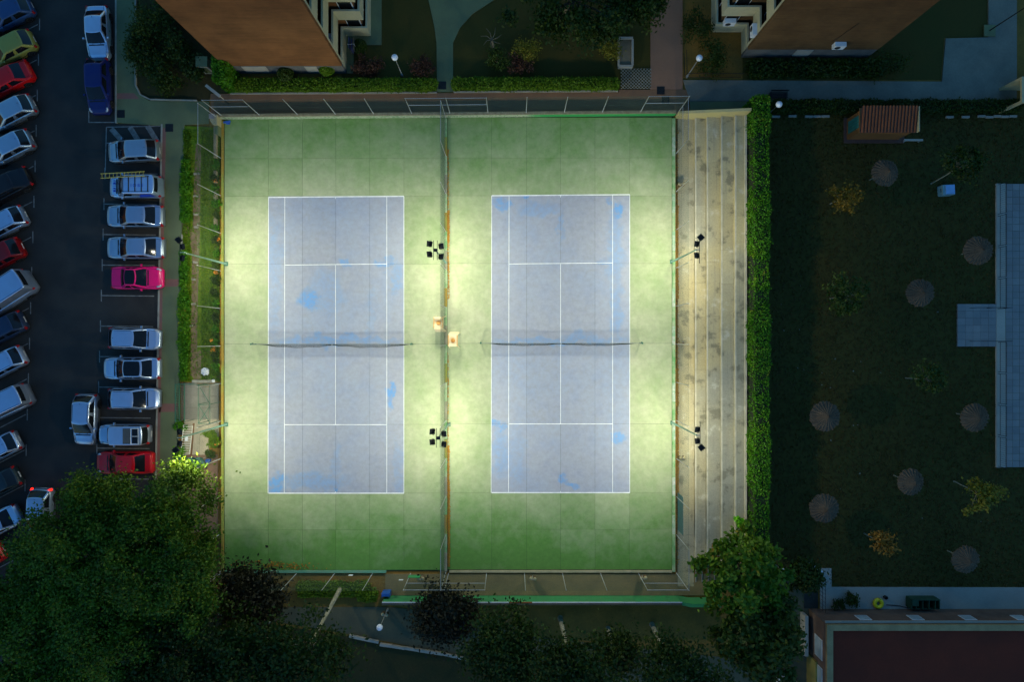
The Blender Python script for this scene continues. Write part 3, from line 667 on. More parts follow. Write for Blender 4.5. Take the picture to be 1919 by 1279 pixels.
MB().tube([(0, 0, 0), (0, 0, 5.2)], [.05, .03], 8).build('post', M_DARKSTEEL, r); MB().tube([(0, 0, 5.2), (.5, .3, 5.3)], .025, 6).build('arm', M_DARKSTEEL, r); MB().lathe([(.16, 5.2), (.12, 5.32), (.03, 5.36)], 12, (.55, .33, 0)).build('lantern', M_STEEL, r)
MB().box(0, 0, .05, .9, .9, .1).build('footing', M_PAVE, r)
# ------------------------------------------------------------------ apartment houses
M_FRAME = mat('window_frame', (.62, .64, .62), .6); M_SHADE = mat('roller_blind', (.30, .30, .27), .8, (.24, .24, .22), 6, .4, 20, .1)
M_ROOF = mat('flat_roof', (.22, .18, .15), .95); M_CREAMB = mat('cream_parapet', (.52, .46, .27), .85, (.42, .39, .24), .7, .5, 8, .15)
def ac_unit(label, x, y, z, rz):
    r = thing('air_conditioner', label, 'air conditioner', (x, y, z), rz, 'air conditioner units on the houses')
    MB().box(0, 0, .3, .85, .34, .6).build('casing', M_WHITEWALL, r); MB().lathe([(.22, 0), (.2, .02), (.04, .02)], 14).build('fan_grille', M_DARKSTEEL, r)
    for o in r.children:
        if o.name.startswith('fan_grille'): o.location = (-.12, -.175, .3); o.rotation_euler = (R(90), 0, 0)
    for s in (-1, 1): MB().box(s * .3, .05, -.03, .05, .4, .05).build('bracket', M_STEEL, r)
def house(label, x_face, x_far, y_s, depth, s, storeys, brick, bx, by_s, gable_windows):
    """s=+1: side with loggias faces east (house lies to the west); s=-1 mirrored.
       x_face loggia face, x_far outer end, y_s south gable, bx/by_s projecting block outer face and its south face"""
    r = thing('apartment_house', label, 'building'); Hh = 2.75 * storeys + 1.4; yN = y_s + depth
    rec = .55; br = .40
    mb = MB().bb(x_face - s * rec, y_s + .28, 0, x_far, yN, Hh); mb.build('wall', brick, r)
    MB().bb(x_face - s * .003, y_s, 1.55, x_far, y_s + .277, Hh + .25).build('gable_wall', brick, r)
    MB().bb(x_face - s * .01, y_s + .02, 0, x_far, y_s + .27, 1.55).build('plinth', mat('plinth_render', (.12, .12, .11), .9), r)
    for a, w in gable_windows:
        MB().bb(X(a), y_s + .025, .35, X(a + w), y_s - .02, 1.45).build('plinth_panel', M_PALE, r)
    MB().bb(x_face - s * .2, y_s + .3, Hh, x_far + s * .1, yN - .1, Hh + .12).build('roof', M_ROOF, r)
    MB().bb(x_face - s * .004, y_s + .30, 0, x_face - s * .16, y_s + .50, Hh).build('corner_pier', M_CREAMB, r)
    for k in range(storeys + 1):
        z = 2.75 * k
        MB().bb(x_face, y_s + .5, z - .02 if k else 0, x_face - s * .14, by_s, z + 1.38).build('balcony_parapet', M_CREAMB, r)
        if k: MB().bb(x_face - s * .14, y_s + .3, z - .16, x_face - s * rec, by_s, z - .02).build('balcony_floor', M_CREAM, r)
        if k < storeys:
            for j, (t0, t1) in enumerate(((.7, 1.7), (2.0, 2.9))):
                if y_s + t1 > by_s: continue
                w = MB().bb(x_face - s * (rec - .004), y_s + t0, z + .9, x_face - s * (rec - .05), y_s + t1, z + 2.35).build('window', M_FRAME, r)
                MB().bb(x_face - s * (rec - .05), y_s + t0 + .07, z + .97, x_face - s * (rec - .065), y_s + t1 - .07, z + 2.28).build('pane', M_GLASS, w)
    # projecting block with wrap-round loggias
    MB().bb(x_face - s * rec + s * .01, by_s + br, 0, bx - s * br, yN - .02, Hh - .05).build('block_wall', brick, r)
    for k in range(storeys + 1):
        z = 2.75 * k
        MB().bb(x_face - s * .14, by_s, z - .02 if k else 0, bx, by_s + .14, z + 1.38).build('balcony_parapet', M_CREAMB, r)
        MB().bb(bx, by_s + .142, z - .02 if k else 0, bx - s * .14, yN - .04, z + 1.38).build('balcony_parapet', M_CREAMB, r)
        if k: MB().bb(x_face - s * .1, by_s + .14, z - .16, bx - s * .14, yN - .1, z - .022).build('balcony_floor', M_CREAM, r)
        if k < storeys:
            xm = (x_face + bx) / 2
            w = MB().bb(xm - .6, by_s + br - .004, z + .3, xm + .5, by_s + br - .05, z + 2.3).build('window', M_FRAME, r); MB().bb(xm - .53, by_s + br - .05, z + .4, xm + .43, by_s + br - .065, z + 2.22).build('pane', M_GLASS, w)
            w = MB().bb(bx - s * (br - .004), by_s + 1.6, z + .9, bx - s * (br - .05), by_s + 2.9, z + 2.3).build('window', M_FRAME, r); MB().bb(bx - s * (br - .05), by_s + 1.67, z + .97, bx - s * (br - .065), by_s + 2.83, z + 2.23).build('pane', M_GLASS, w)
    return r
hA = house('red brick apartment house with stacked cream balconies left of the garden path', X(649.6), X(434.7), Y(138), 12, 1, 6, M_BRICK, X(695), Y(67), [(465, 44), (580, 22)])
hB = house('brown brick apartment house with stacked cream balconies right of the pink path', X(1389), X(1626), Y(108), 12, -1, 6, M_BRICKB, X(1333), Y(60), [(1480, 30)])
ac_unit('white air conditioner on the balcony front of the red brick house', X(643), Y(112), 3.2, R(90))
ac_unit('white air conditioner under the balconies of the brown house, facing the courts', X(1352), Y(66) + 0.1, 1.75, 0)
ac_unit('bluish air conditioner on the side balcony front of the brown house', X(1385), Y(92), 3.0, R(-90))
ac_unit('white air conditioner alone on the blank gable of the brown house', *P(1575, 81, 2.9)[:1], Y(108) - .2, 2.4, 0)
r = thing('wall_cable', 'thin dark cable hanging down the gable of the brown house', 'cable'); MB().tube([(X(1575) - 2.4 + .3, Y(108) - .05, 2.9), (X(1575) - 1.6, Y(108) - .05, 6.0)], .018, 5).build('cable', M_DARKSTEEL, r)
struct('house_apron', MB().prism([(X(650), Y(137)), (X(663), Y(137)), (X(663), Y(84)), (X(715), Y(84)), (X(715), Y(-300)), (X(650), Y(-300))], -.3, .02), M_PAVE)
# washing on the line
W = thing('washing_line', 'dark clothes drying on a line beside the red brick house', 'washing line', (X(660), Y(98), .0))
for s in (0, 1): MB().tube([(s * .5, 0, 0), (s * .5, 0, 1.6)], .02, 6).build('pole', M_STEEL, W); 
MB().tube([(0, 0, 1.55), (.5, 0, 1.55)], .01, 4).build('line', M_STEEL, W)
for k in range(4): MB().box(.08 + k * .11, random.uniform(-.2, .2), 1.2, .03, .9, .7).build('garment', mat('dark_cloth_%d' % (k % 2), ((.03, .05, .16), (.06, .06, .06))[k % 2], .9), W)
r = thing('window_awning', 'small orange awning on the side of the brown house at the top edge', 'awning', (X(1386), Y(40), 7.2)); MB().box(-.1, .4, .5, .5, 1.0, .04, ry=R(-35)).build('canvas', mat('orange_canvas', (.60, .20, .02), .8), r); MB().box(.1, .4, .70, .05, 1.0, .05).build('bracket', M_STEEL, r)
# flower tub, cabinets and board in the top-left corner
r = thing('utility_cabinet', 'pale grey utility cabinet beside the bright bush by the red brick house', 'cabinet', (X(394), Y(130), 0)); MB().box(0, 0, .75, .8, .7, 1.5).build('casing', M_PALE, r); MB().box(0, 0, 1.54, .9, .8, .08).build('cap', M_PAVE, r)
MB().box(0, -.36, .7, .5, .02, 1.1).build('door', M_PAVE, r)
r = thing('notice_board', 'dark framed notice board on two posts at the corner of the red lane', 'notice board', (X(418), Y(186), 0.03), R(-38))
for s in (-1, 1): MB().tube([(s * .55, 0, 0), (s * .55, 0, 1.7)], .035, 6).build('post', M_DARKSTEEL, r)
MB().box(0, 0, 1.45, 1.3, .07, .7).build('panel', M_PALE, r); MB().box(0, 0, 1.84, 1.4, .22, .07).build('cap', M_PALE, r); MB().box(0, -.05, 1.05, 1.3, .05, .06).build('frame', M_DARKSTEEL, r)
r = thing('stone_bollard_wall', 'cream stone pier at the top left corner of the left court', 'pier'); MB().prism([(X(403), Y(222)), (X(416), Y(222)), (X(416), Y(240)), (X(408), Y(240)), (X(403), Y(233))], -.2, .95).build('pier_body', M_CREAM, r)
MB().prism([(X(402), Y(221)), (X(412), Y(221)), (X(412), Y(230)), (X(402), Y(230))], .952, 1.04).build('cap', mat('grey_pink_stone', (.32, .28, .26), .9), r)
MB().prism([(X(409), Y(240.3)), (X(416), Y(240.3)), (X(416), Y(258)), (X(409), Y(255))], -.2, .7).build('low_side', M_PAVE, r)
# perforated block walls in the garden strip
M_BLOCK = mat('sandy_block', (.36, .30, .18), .9, (.27, .22, .13), 2, .5, 12, .2)
for lb, y0, y1 in (('upper', 240, 298), ('second', 322, 345), ('third', 352, 376), ('fourth', 408, 434)):
    r = thing('block_wall', 'low sandy perforated block wall in the garden strip, %s of four' % lb, 'wall'); n = int((y1 - y0) / 5.2)
    for k in range(n):
        yy = y0 + (y1 - y0) * (k + .5) / n
        MB().box(X(406.5), Y(yy), .17, .22, (y1 - y0) / n / SC * .6, .38).build('block', M_BLOCK, r)
    MB().bb(X(404.3), Y(y0), -.2, X(405.6), Y(y1), .40).build('rail_course', M_BLOCK, r); MB().bb(X(407.4), Y(y0), -.2, X(408.7), Y(y1), .40).build('rail_course', M_BLOCK, r)
# garden strip
struct('garden_strip', MB().prism([(X(346), Y(236)), (X(413), Y(240)), (X(412), Y(716)), (X(338), Y(716)), (X(342), Y(440))], -.3, .03), M_GRASS)
struct('dirt_path', MB().prism([(X(a), Y(c)) for a, c in ((367, 270), (378, 270), (376, 340), (375, 420), (374, 470), (371, 560), (369, 700), (357, 705), (359, 560), (360, 470), (342, 424), (342, 416), (361, 430), (364, 340))], -.2, .036), mat('brown_earth', (.22, .16, .085), .95, (.15, .105, .055), 1.5, .5, 10, .3, bump=.4))
struct('flower_bed', MB().prism([(X(403), Y(300)), (X(412.5), Y(300)), (X(412), Y(715)), (X(398), Y(715))], -.2, .042), mat('bed_soil', (.10, .065, .03), .95, (.05, .05, .02), 1.5, .5, 9, .4))
struct('bare_patch', MB().lathe([(30 / SC, -.2), (29 / SC, .0385), (1 / SC, .039)], 18, (X(386), Y(690), 0), 1, 1.25), MATS['brown_earth'])
for k, (px, py, w) in enumerate(((369, 326, 12), (367, 368, 10), (367, 402, 11), (368, 426, 9), (366, 492, 10), (363, 524, 8), (363, 570, 9), (358, 611, 8))):
    tag(MB().box(X(px), Y(py), .045, w / SC, 4.0 / SC, .05, random.uniform(-.15, .15), taper=.93).build('stepping_stone', M_KERB), 'pale stepping stone in the brown garden path, number %s from the top' % ('one two three four five six seven eight'.split()[k]), 'stone', 'stepping stones')
tag(MB().prism([(X(361), Y(712.6)), (X(404), Y(712.6)), (X(404), Y(717.8)), (X(361), Y(717.8))], -.2, .15).build('edging_stone', M_KERB), 'pale concrete edging between the garden strip and the beige yard', 'kerb')
# crumpled bag
def blob(name, label, cat, px, py, z, rad, m, hz=.6, seed=1, n=26):
    rng = np.random.default_rng(seed); v = []; f = []; A, B = 14, 9
    for i in range(B):
        for j in range(A):
            th = math.pi * (i + .5) / B; ph = 2 * math.pi * j / A; rr = rad * (.75 + .5 * rng.random())
            v.append((X(px) + rr * math.sin(th) * math.cos(ph), Y(py) + rr * math.sin(th) * math.sin(ph), z + rad * hz + rr * hz * math.cos(th)))
    for i in range(B - 1):
        for j in range(A): f.append((i * A + j, (i + 1) * A + j, (i + 1) * A + (j + 1) % A, i * A + (j + 1) % A))
    f += [tuple(range(A - 1, -1, -1)), tuple(range((B - 1) * A, B * A))]
    return tag(MB().add(v, f).build(name, m), label, cat)
blob('plastic_bag', 'crumpled white plastic bag lying on bare earth at the end of the garden strip', 'bag', 386, 697, .04, .30, mat('white_plastic', (.75, .77, .78), .5), .5, 3)
blob('plastic_bag', 'small white scrap left of the dark edging stone by the beige yard', 'bag', 402, 714, .16, .12, M_WHITEWALL, .5, 4)
# beige yard
yard = bpy.data.objects.new('beige_yard', None); COL.objects.link(yard); yard['kind'] = 'structure'; M_BEIGE = mat('beige_slab', (.42, .36, .25), .88, (.33, .29, .2), .9, .5, 10, .15, rnd=.08); M_GREYSLAB = mat('grey_slab', (.24, .22, .17), .9, (.18, .17, .13), .8, .5, 10, .2, rnd=.08)
for i, (a, c) in enumerate(((345, 358), (358, 374), (374, 391), (391, 410))):
    for j, (d, e) in enumerate(((718, 742), (742, 765), (765, 787), (787, 820), (820, 853))):
        if i == 3 and j == 4: continue
        MB().bb(X(a) + .006, Y(d) - .006, -.3, X(c) - .006, Y(e) + .006, .02 + random.uniform(-.003, .003)).build('slab', M_GREYSLAB if j < 3 else M_BEIGE, yard)
struct('sunken_yard', MB().prism([(X(333), Y(853)), (X(408), Y(853)), (X(408), Y(1000)), (X(333), Y(1000))], -.3, .0), mat('reddish_paving', (.24, .13, .09), .9, (.17, .11, .07), 1, .5, 10, .25))
RF = thing('garden_railing', 'green railing with close red and green pickets along the beige yard', 'railing', (X(341), Y(718), .0))
for dx in (-.12, .22):
    MB().tube([(dx, 0, .9), (dx, -70 / SC, .9)], .022, 6).build('rail', M_GREENSTEEL, RF); MB().tube([(dx, 0, .15), (dx, -70 / SC, .15)], .022, 6).build('rail', M_GREENSTEEL, RF)
    for k in range(24): MB().box(dx, -.06 - k * .127, .48, .02, .03, .9).build('picket', M_GREENSTEEL, RF)
for k in range(12): MB().box(.05, -.12 - k * .25, .045, .17, .22, .09).build('red_block', M_REDPAVE, RF)
YF = thing('yard_cage', 'dark green wire cage frame with cross bracing at the court side of the yard', 'fence', (X(392), Y(719), .02))
for a, c in (((0, 0, 1.9), (.9, 0, 1.9)), ((0, 0, 1.9), (0, -3.0, 1.9)), ((.9, 0, 1.9), (.9, -3.0, 1.9)), ((0, -3.0, 1.9), (.9, -3.0, 1.9)), ((0, -1.55, 1.9), (.9, -1.5, 1.9)), ((0, 0, 1.88), (.9, -1.5, 1.88)), ((.9, -1.6, 1.88), (0, -3, 1.88)), ((0, -1.55, 1.87), (.9, -3, 1.87)), ((-1.9, .02, 1.6), (0, 0, 1.6)), ((-1.2, 0, 1.6), (-1.2, -2.9, 1.6)), ((-1.9, 0, 1.6), (-1.9, -2.9, 1.6))):
    MB().tube([a, c], .022, 6).build('bar', M_GREENSTEEL, YF)
for x in (0, .9):
    for y in (0, -1.5, -3): MB().tube([(x, y, 0), (x, y, 1.9)], .025, 6).build('upright', M_GREENSTEEL, YF)
for x in (-1.9, -1.2):
    for y in (0, -2.9): MB().tube([(x, y, 0), (x, y, 1.6)], .02, 6).build('upright', M_GREENSTEEL, YF)
# white steel barrier leaning in the yard
BR = thing('steel_barrier', 'white steel crowd barrier leaning along the beige yard', 'barrier', (X(353), Y(824), .05), R(84)); M_BARW = mat('white_enamel', (.78, .76, .62), .5)
fr = MB().tube([(-1.2, .26, .45), (-1.15, -.30, .12), (1.15, -.30, .12), (1.2, .26, .45), (-1.2, .26, .45)], .034, 6); fr.build('frame', M_BARW, BR)
for k in range(12): MB().tube([(-1.05 + k * .19, .25, .44), (-1.05 + k * .19, -.29, .13)], .02, 5).build('bar', M_BARW, BR)
for s in (-1, 1): MB().tube([(s * .9, .26, .44), (s * .9, .30, 0)], .02, 6).build('foot', M_BARW, BR)
MB().box(.1, 0, .30, .34, .2, .02, rx=R(30)).build('plate', M_WHITEWALL, BR)
BN = thing('wooden_plank', 'long brown plank lying beside the white steel barrier', 'plank'); MB().box(X(361), Y(824), .06, .12, 2.6, .06, R(-5)).build('board', M_BIN, BN)
AW = thing('tarpaulin_sheet', 'crumpled dark green tarpaulin at the bottom end of the beige yard', 'tarpaulin')
mb = MB(); nx, ny = 22, 7; x0, x1, y0, y1 = X(344), X(392), Y(872), Y(854)
vs = [(x0 + (x1 - x0) * i / nx, y0 + (y1 - y0) * j / ny, 1.0 + .12 * math.sin(i * .9 + j) + .10 * random.random() - .03 * (ny - j)) for j in range(ny + 1) for i in range(nx + 1)]
mb.add(vs, [(j * (nx + 1) + i, j * (nx + 1) + i + 1, (j + 1) * (nx + 1) + i + 1, (j + 1) * (nx + 1) + i) for j in range(ny) for i in range(nx)]); mb.build('sheet', mat('green_tarp', (.02, .10, .065), .6, (.015, .06, .05), 3, .5, 12, .2), AW, True)
for px, py in ((346, 871), (390, 871), (346, 856), (390, 856)): MB().tube([(X(px), Y(py), 0), (X(px), Y(py), .95)], .025, 6).build('pole', M_STEEL, AW)
r = thing('blue_bucket', 'small blue bucket beside the dark green tarpaulin', 'bucket', (X(394), Y(863), .0)); MB().lathe([(.12, 0), (.17, .55), (.155, .55), (.11, .08)], 14).build('pail', MATS['blue_plastic'], r, True); MB().tube([(-.17, 0, .55), (0, 0, .72), (.17, 0, .55)], .012, 5).build('handle', M_STEEL, r)
r = thing('orange_cone', 'orange plastic bollard standing against the court fence in the yard corner', 'bollard', (X(411), Y(831), .0)); MB().lathe([(.16, 0), (.16, .06), (.13, .08), (.09, .75), (.05, .85)], 14).build('body', mat('orange_plastic', (.75, .24, .02), .5), r, True); MB().lathe([(.115, .42), (.105, .55)], 14).build('band', M_WHITEWALL, r)

# top garden furniture
r = thing('stone_planter', 'white edged square planter in the garden beside the pink path', 'planter', (X(1171), Y(101), 0))
for cx, cy, sx, sy in ((0, -1.12, 1.15, .16), (0, 1.12, 1.15, .16), (.55, 0, .16, 2.08), (-.55, 0, .12, 2.08)): MB().box(cx, cy, .22, sx, sy, .45).build('edge_stone', M_PALE, r)
MB().box(0, 0, .15, .95, 2.05, .3).build('earth', mat('sandy_earth', (.22, .17, .10), .95), r)
r = thing('lattice_panel', 'pale diamond lattice panel lying over soil below the white edged planter', 'trellis', (X(1163), Y(167), .1)); w_, h_ = 57 / SC, 38 / SC
for sgn in (1, -1):
    c = -h_ + .12
    while c < w_:
        xa, ya = (c, 0) if c >= 0 else (0, -c); xb, yb = (c + h_, h_) if c + h_ <= w_ else (w_, w_ - c)
        if sgn < 0: xa, xb = w_ - xa, w_ - xb
        L = math.hypot(xb - xa, yb - ya); MB().box((xa + xb) / 2, (ya + yb) / 2, .02 * sgn, L, .035, .018, math.atan2(yb - ya, xb - xa)).build('slat', M_KERB, r); c += .26
for px, py, lb in ((829, 160, 'in the garden path'), (1238, 170, 'on the pink path, upper of two'), (1247, 188, 'at the end of the pink path, lower of two'), (227.5, 214, 'on the parking pavement near the dark blue car'), (318, 240, 'on the pavement beside the hatched bay')):
    r = thing('drain_cover', 'dark square drain cover ' + lb, 'drain cover', (X(px), Y(py), .075 if px < 400 else (.055 if px > 1200 else .035)), 0, 'drain covers'); MB().box(0, 0, 0, .62, .62, .03).build('frame', M_DARKSTEEL, r)
    for k in range(6): MB().box(-.23 + k * .092, 0, .018, .035, .5, .012).build('bar', M_DARKSTEEL, r)
r = thing('yard_railing', 'low dark railing round the yard of the brown brick house', 'railing', (X(1282), Y(146), .05))
for z in (.15, .9): MB().tube([(0, 0, z), (105 / SC, 0, z)], .02, 6).build('rail', M_DARKSTEEL, r); MB().tube([(0, 0, z), (-.05, 1.9, z)], .02, 6).build('rail', M_DARKSTEEL, r)
for k in range(30): MB().box(k * .152, 0, .5, .018, .018, .95).build('picket', M_DARKSTEEL, r)
r = thing('park_bench', 'dark slatted bench on the grey pavement behind the tall hedge', 'bench', (X(1455), Y(182), .05)); 
for k in range(4): MB().box(0, -.18 + .12 * k, .45, 1.4, .09, .035).build('seat_slat', M_DARKSTEEL, r)
for k in range(2): MB().box(0, .27, .62 + .15 * k, 1.4, .03, .1).build('backrest_slat', M_DARKSTEEL, r)
for s in (-1, 1): MB().box(s * .6, 0, .22, .06, .5, .44).build('leg', M_DARKSTEEL, r)
# long pale edging of the lawn
for lb, a, c in (('left of the tiled hut', 1446, 1585), ('right of the tiled hut', 1742, 1905)):
    r = thing('lawn_edging', 'low pale edging stones of the dark lawn ' + lb, 'kerb'); n = int((c - a) / 14)
    for k in range(n):
        if random.random() < .15: continue
        MB().box(X(a + (k + .5) * (c - a) / n), Y(219) + random.uniform(-.04, .04), .02, (c - a) / n / SC * .94, .16, .2).build('edging_stone', M_PALE, r)

# ------------------------------------------------------------------ tiled hut
hx0, hx1, hy0, hy1 = X(1586), X(1682), Y(262), Y(224)
HU = thing('tiled_hut', 'small hut with terracotta tile roof at the top of the dark lawn', 'hut')
M_HUT = mat('ochre_render', (.24, .10, .025), .85, (.19, .08, .022), 1, .5, 10, .15)
MB().bb(hx0, hy0, 0, hx1, hy1, 2.3).build('wall', M_HUT, HU); MB().bb(hx0 - .22, hy0 - .28, -.2, hx1 + .5, hy1 + .1, .10).build('base_slab', mat('dull_red_paving', (.11, .06, .045), .9), HU)
d = MB().bb(hx0 - .03, hy0 + .35, .35, hx0 - .001, hy1 - .3, 2.0).build('shutter', mat('green_shutter', (.03, .20, .17), .6), HU)
for k in range(4): MB().bb(hx0 - .045, hy0 + .35 + k * .22, .4, hx0 - .031, hy0 + .39 + k * .22, 1.95).build('shutter_bar', M_GREENSTEEL, d)
MB().bb(hx0 - .12, hy0 - .12, 2.30, hx1 + .12, hy1 + .12, 2.36).build('eave_board', M_BIN, HU)
nT = 17
for i in range(nT):
    xc = hx0 - .08 + (hx1 - hx0 + .16) * (i + .5) / nT
    for j in range(5):
        ya = hy0 - .16 + j * (hy1 - hy0 + .3) / 5; yb = ya + (hy1 - hy0 + .3) / 5 + .05; za, zb = 2.40 + .06 * j, 2.40 + .06 * (j + 1)
        v = []; 
        for t in np.linspace(0, math.pi, 6): v += [(xc + .088 * math.cos(t), ya, za + .075 * math.sin(t) + .012), (xc + .080 * math.cos(t), yb, zb + .075 * math.sin(t) - .012)]
        MB().add(v, [(2 * q, 2 * q + 1, 2 * q + 3, 2 * q + 2) for q in range(5)]).build('roof_tile', M_TERRA, HU)
MB().add([(hx0 - .1, hy0 - .16, 2.38), (hx1 + .1, hy0 - .16, 2.38), (hx1 + .1, hy1 + .14, 2.69), (hx0 - .1, hy1 + .14, 2.69)], [(0, 1, 2, 3)]).build('roof_bed', mat('dark_tile', (.10, .04, .03), .9), HU)
MB().bb(hx1 + .1, hy0 - .16, 2.4, hx1 + .16, hy1 + .14, 2.75).build('verge', M_CREAM, HU)
r = thing('small_bench', 'pale bench on the slab in front of the tiled hut', 'bench', (X(1705), Y(266), .1)); MB().box(0, 0, .42, 1.5, .16, .04).build('seat', M_PALE, r)
for s in (-1, 1): MB().box(s * .6, 0, .2, .06, .14, .4).build('leg', M_STEEL, r)
r = thing('cream_booth', 'cream walled booth with dark opening at the right edge of the plaza', 'booth', (X(1872), Y(196), 0)); MB().box(1.6, .3, 2.4, 3.2, 2.0, .18).build('roof', M_CREAM, r)
for px, py in ((.1, -.6), (.1, 1.2), (3.0, -.6), (3.0, 1.2)): MB().box(px, py, 1.15, .2, .2, 2.3).build('pillar', M_CREAM, r)
MB().box(1.7, 1.2, 1.15, 3.0, .12, 2.3).build('back_wall', M_CREAM, r)

# ------------------------------------------------------------------ pool deck
deck = bpy.data.objects.new('pool_deck', None); COL.objects.link(deck); deck['kind'] = 'structure'
M_TILE = mat('pool_tile', (.23, .22, .20), .75, (.19, .185, .175), .8, .5, 8, .1, rnd=.10); TILE = MB().box(0, 0, 0, 1, 1, 1).mesh('tile', M_TILE)
dx0, dx1, dy0, dy1 = X(1866), X(1986), Y(876), Y(345)
MB().bb(dx0, dy0, -.4, dx1, dy1, .10).build('deck_base', M_PAVE, deck)
MB().bb(dx0 - .02, dy0 - .02, -.3, dx0 + .70, dy1 + .02, .125).build('edge_strip', M_PALE, deck)
nx, ny = 8, 42
for i in range(nx):
    for j in range(ny):
        o = obj('tile', TILE, deck); w_, h_ = (dx1 - dx0 - .72) / nx, (dy1 - dy0) / ny
        o.location = (dx0 + .72 + (i + .5) * w_, dy0 + (j + .5) * h_, .10 + random.uniform(-.004, .004)); o.scale = (w_ - .025, h_ - .025, .06)
ent = bpy.data.objects.new('deck_entrance', None); COL.objects.link(ent); ent['kind'] = 'structure'
for i in range(5):
    for j in range(6):
        o = obj('tile', TILE, ent); o.location = (X(1793) + (i + .5) * .62, Y(650) + (j + .5) * .57, .03 + random.uniform(-.004, .004)); o.scale = (.605, .555, .16)
RL = thing('pool_railing', 'dark railing with low panels along the edge of the pool deck', 'railing', (dx0 + .12, dy0, .1)); Lr = dy1 - dy0
npn = 9
for k in range(npn):
    y0, y1 = k * Lr / npn + .08, (k + 1) * Lr / npn - .08
    if k == 4: continue
    for z in (.25, .95): MB().tube([(0, y0, z), (0, y1, z)], .02, 6).build('rail', M_DARKSTEEL, RL)
    for y in (y0, y1): MB().tube([(0, y, 0), (0, y, .97)], .022, 6).build('post', M_DARKSTEEL, RL)
    for q in range(1, 14): MB().tube([(0, y0 + (y1 - y0) * q / 14, .25), (0, y0 + (y1 - y0) * q / 14, .95)], .008, 4).build('picket', M_DARKSTEEL, RL)
for yy, lb in ((578, 'upper'), (640, 'lower')):
    r = thing('hand_rail', 'dark hand rail over the pool deck entrance, %s of two' % lb, 'railing', (X(1815), Y(yy), .1)); L = 65 / SC
    MB().tube([(0, 0, .9), (L, 0, .95)], .022, 6).build('rail', M_DARKSTEEL, r)
    for x in (.05, L / 2, L - .05): MB().tube([(x, 0, 0), (x, 0, .93)], .02, 6).build('post', M_DARKSTEEL, r)
r = thing('blue_box', 'pale blue box with raised lid on the lawn near the top of the pool deck', 'box', (X(1768), Y(359), 0), .05); MB().box(0, 0, .35, .95, .8, .7).build('body', mat('teal_plastic', (.20, .36, .38), .6), r); MB().box(.08, 0, .73, .70, .7, .08).build('lid', mat('light_blue_plastic', (.22, .45, .75), .5), r)
MB().box(-.47, 0, .45, .03, .3, .06).build('handle', M_DARKSTEEL, r)

# ------------------------------------------------------------------ thatched parasols
def parasol(label, px, py, rad, tilt):
    he = 2.15; x, y = P(px, py, he)
    r = thing('thatched_parasol', label, 'parasol', (x, y, -.02), random.uniform(0, 6), 'thatched parasols on the lawn'); r.rotation_euler[0] = random.uniform(-.06, .06); r.rotation_euler[1] = random.uniform(-.06, .06)
    MB().tube([(0, 0, 0), (0, 0, he + .5)], .05, 8).build('pole', M_PALEBARK, r)
    rng = np.random.default_rng(int(px)); n = 72; v = []; f = []
    prof = [(1.0, -.10), (1.0, .0), (.76, .17), (.74, .155), (.42, .38), (.12, .60), (.02, .68)]
    for a, z in prof:
        for k in range(n):
            t = 2 * math.pi * k / n; rr = rad * a * (1 + .04 * (rng.random() - .5) + (.12 * (rng.random() - .5) if a > .9 else 0))
            v.append((rr * math.cos(t), rr * math.sin(t), he + z + (.10 if k % 3 == 0 else 0) * a + .03 * (rng.random() - .5)))
    for i in range(len(prof) - 1):
        for k in range(n): f.append((i * n + k, i * n + (k + 1) % n, (i + 1) * n + (k + 1) % n, (i + 1) * n + k))
    f.append(tuple(range((len(prof) - 1) * n, len(prof) * n)))
    MB().add(v, f).build('thatch', mat('thatch_straw', (.125, .085, .05), .95, (.085, .06, .036), 5, .5, 30, .4), r)
    for k in range(8):
        t = 2 * math.pi * k / 8; MB().tube([(rad * .95 * math.cos(t), rad * .95 * math.sin(t), he - .06), (0, 0, he + .5)], .018, 4).build('rib', M_PALEBARK, r)
for px, py, rad, lb in ((1657, 325, 1.02, 'below the tiled hut'), (1836, 470, 1.08, 'against the upper pool deck edge'), (1728, 548, 1.04, 'left of the deck entrance'), (1547, 783, 1.14, 'in the left middle of the lawn, brightest of the left pair'),
                        (1826, 781, 1.08, 'against the lower pool deck edge'), (1704, 902, 1.02, 'bluish, between the olive tree and the left pair'), (1547, 953, 1.10, 'nearest the broad tree below the terrace'), (1809, 1049, 1.05, 'just above the poolside walk')):
    parasol('grey thatched parasol ' + lb, px, py, rad, 0)

# ------------------------------------------------------------------ low house at the bottom right
CX, CYN = X(1516), Y(1142); BH = 3.0
HC = thing('low_house', 'low house with dark red flat roof and cream parapet at the bottom right', 'building')
MB().bb(CX, CYN, 0, X(2400), Y(1700), BH - .05).build('wall', mat('brown_render', (.16, .10, .07), .9), HC)
for nm, a in (('parapet', (CX - .02, CYN + .02, CX + .45, Y(1700))), ('parapet', (CX + .45, CYN + .02, X(2400), CYN - .42))):
    MB().bb(a[0], a[1], BH - .05, a[2], a[3], BH + .20).build(nm, mat('sandy_parapet', (.34, .24, .11), .9), HC)
MB().bb(CX + .45, CYN - .42, BH - .05, X(2400), Y(1700), BH + .02).build('roof', mat('dark_red_roof', (.15, .020, .006), .9, (.11, .016, .005), .5, .5, 8, .3), HC)
for k in range(5):
    xx = X(1585) + k * 4.05; w = MB().bb(xx, CYN + .03, 1.35, xx + .95, CYN + .001, 2.25).build('window', M_WHITEWALL, HC); MB().bb(xx + .06, CYN + .045, 1.42, xx + .89, CYN + .031, 2.18).build('pane', mat('pale_blind', (.36, .44, .46), .5), w)
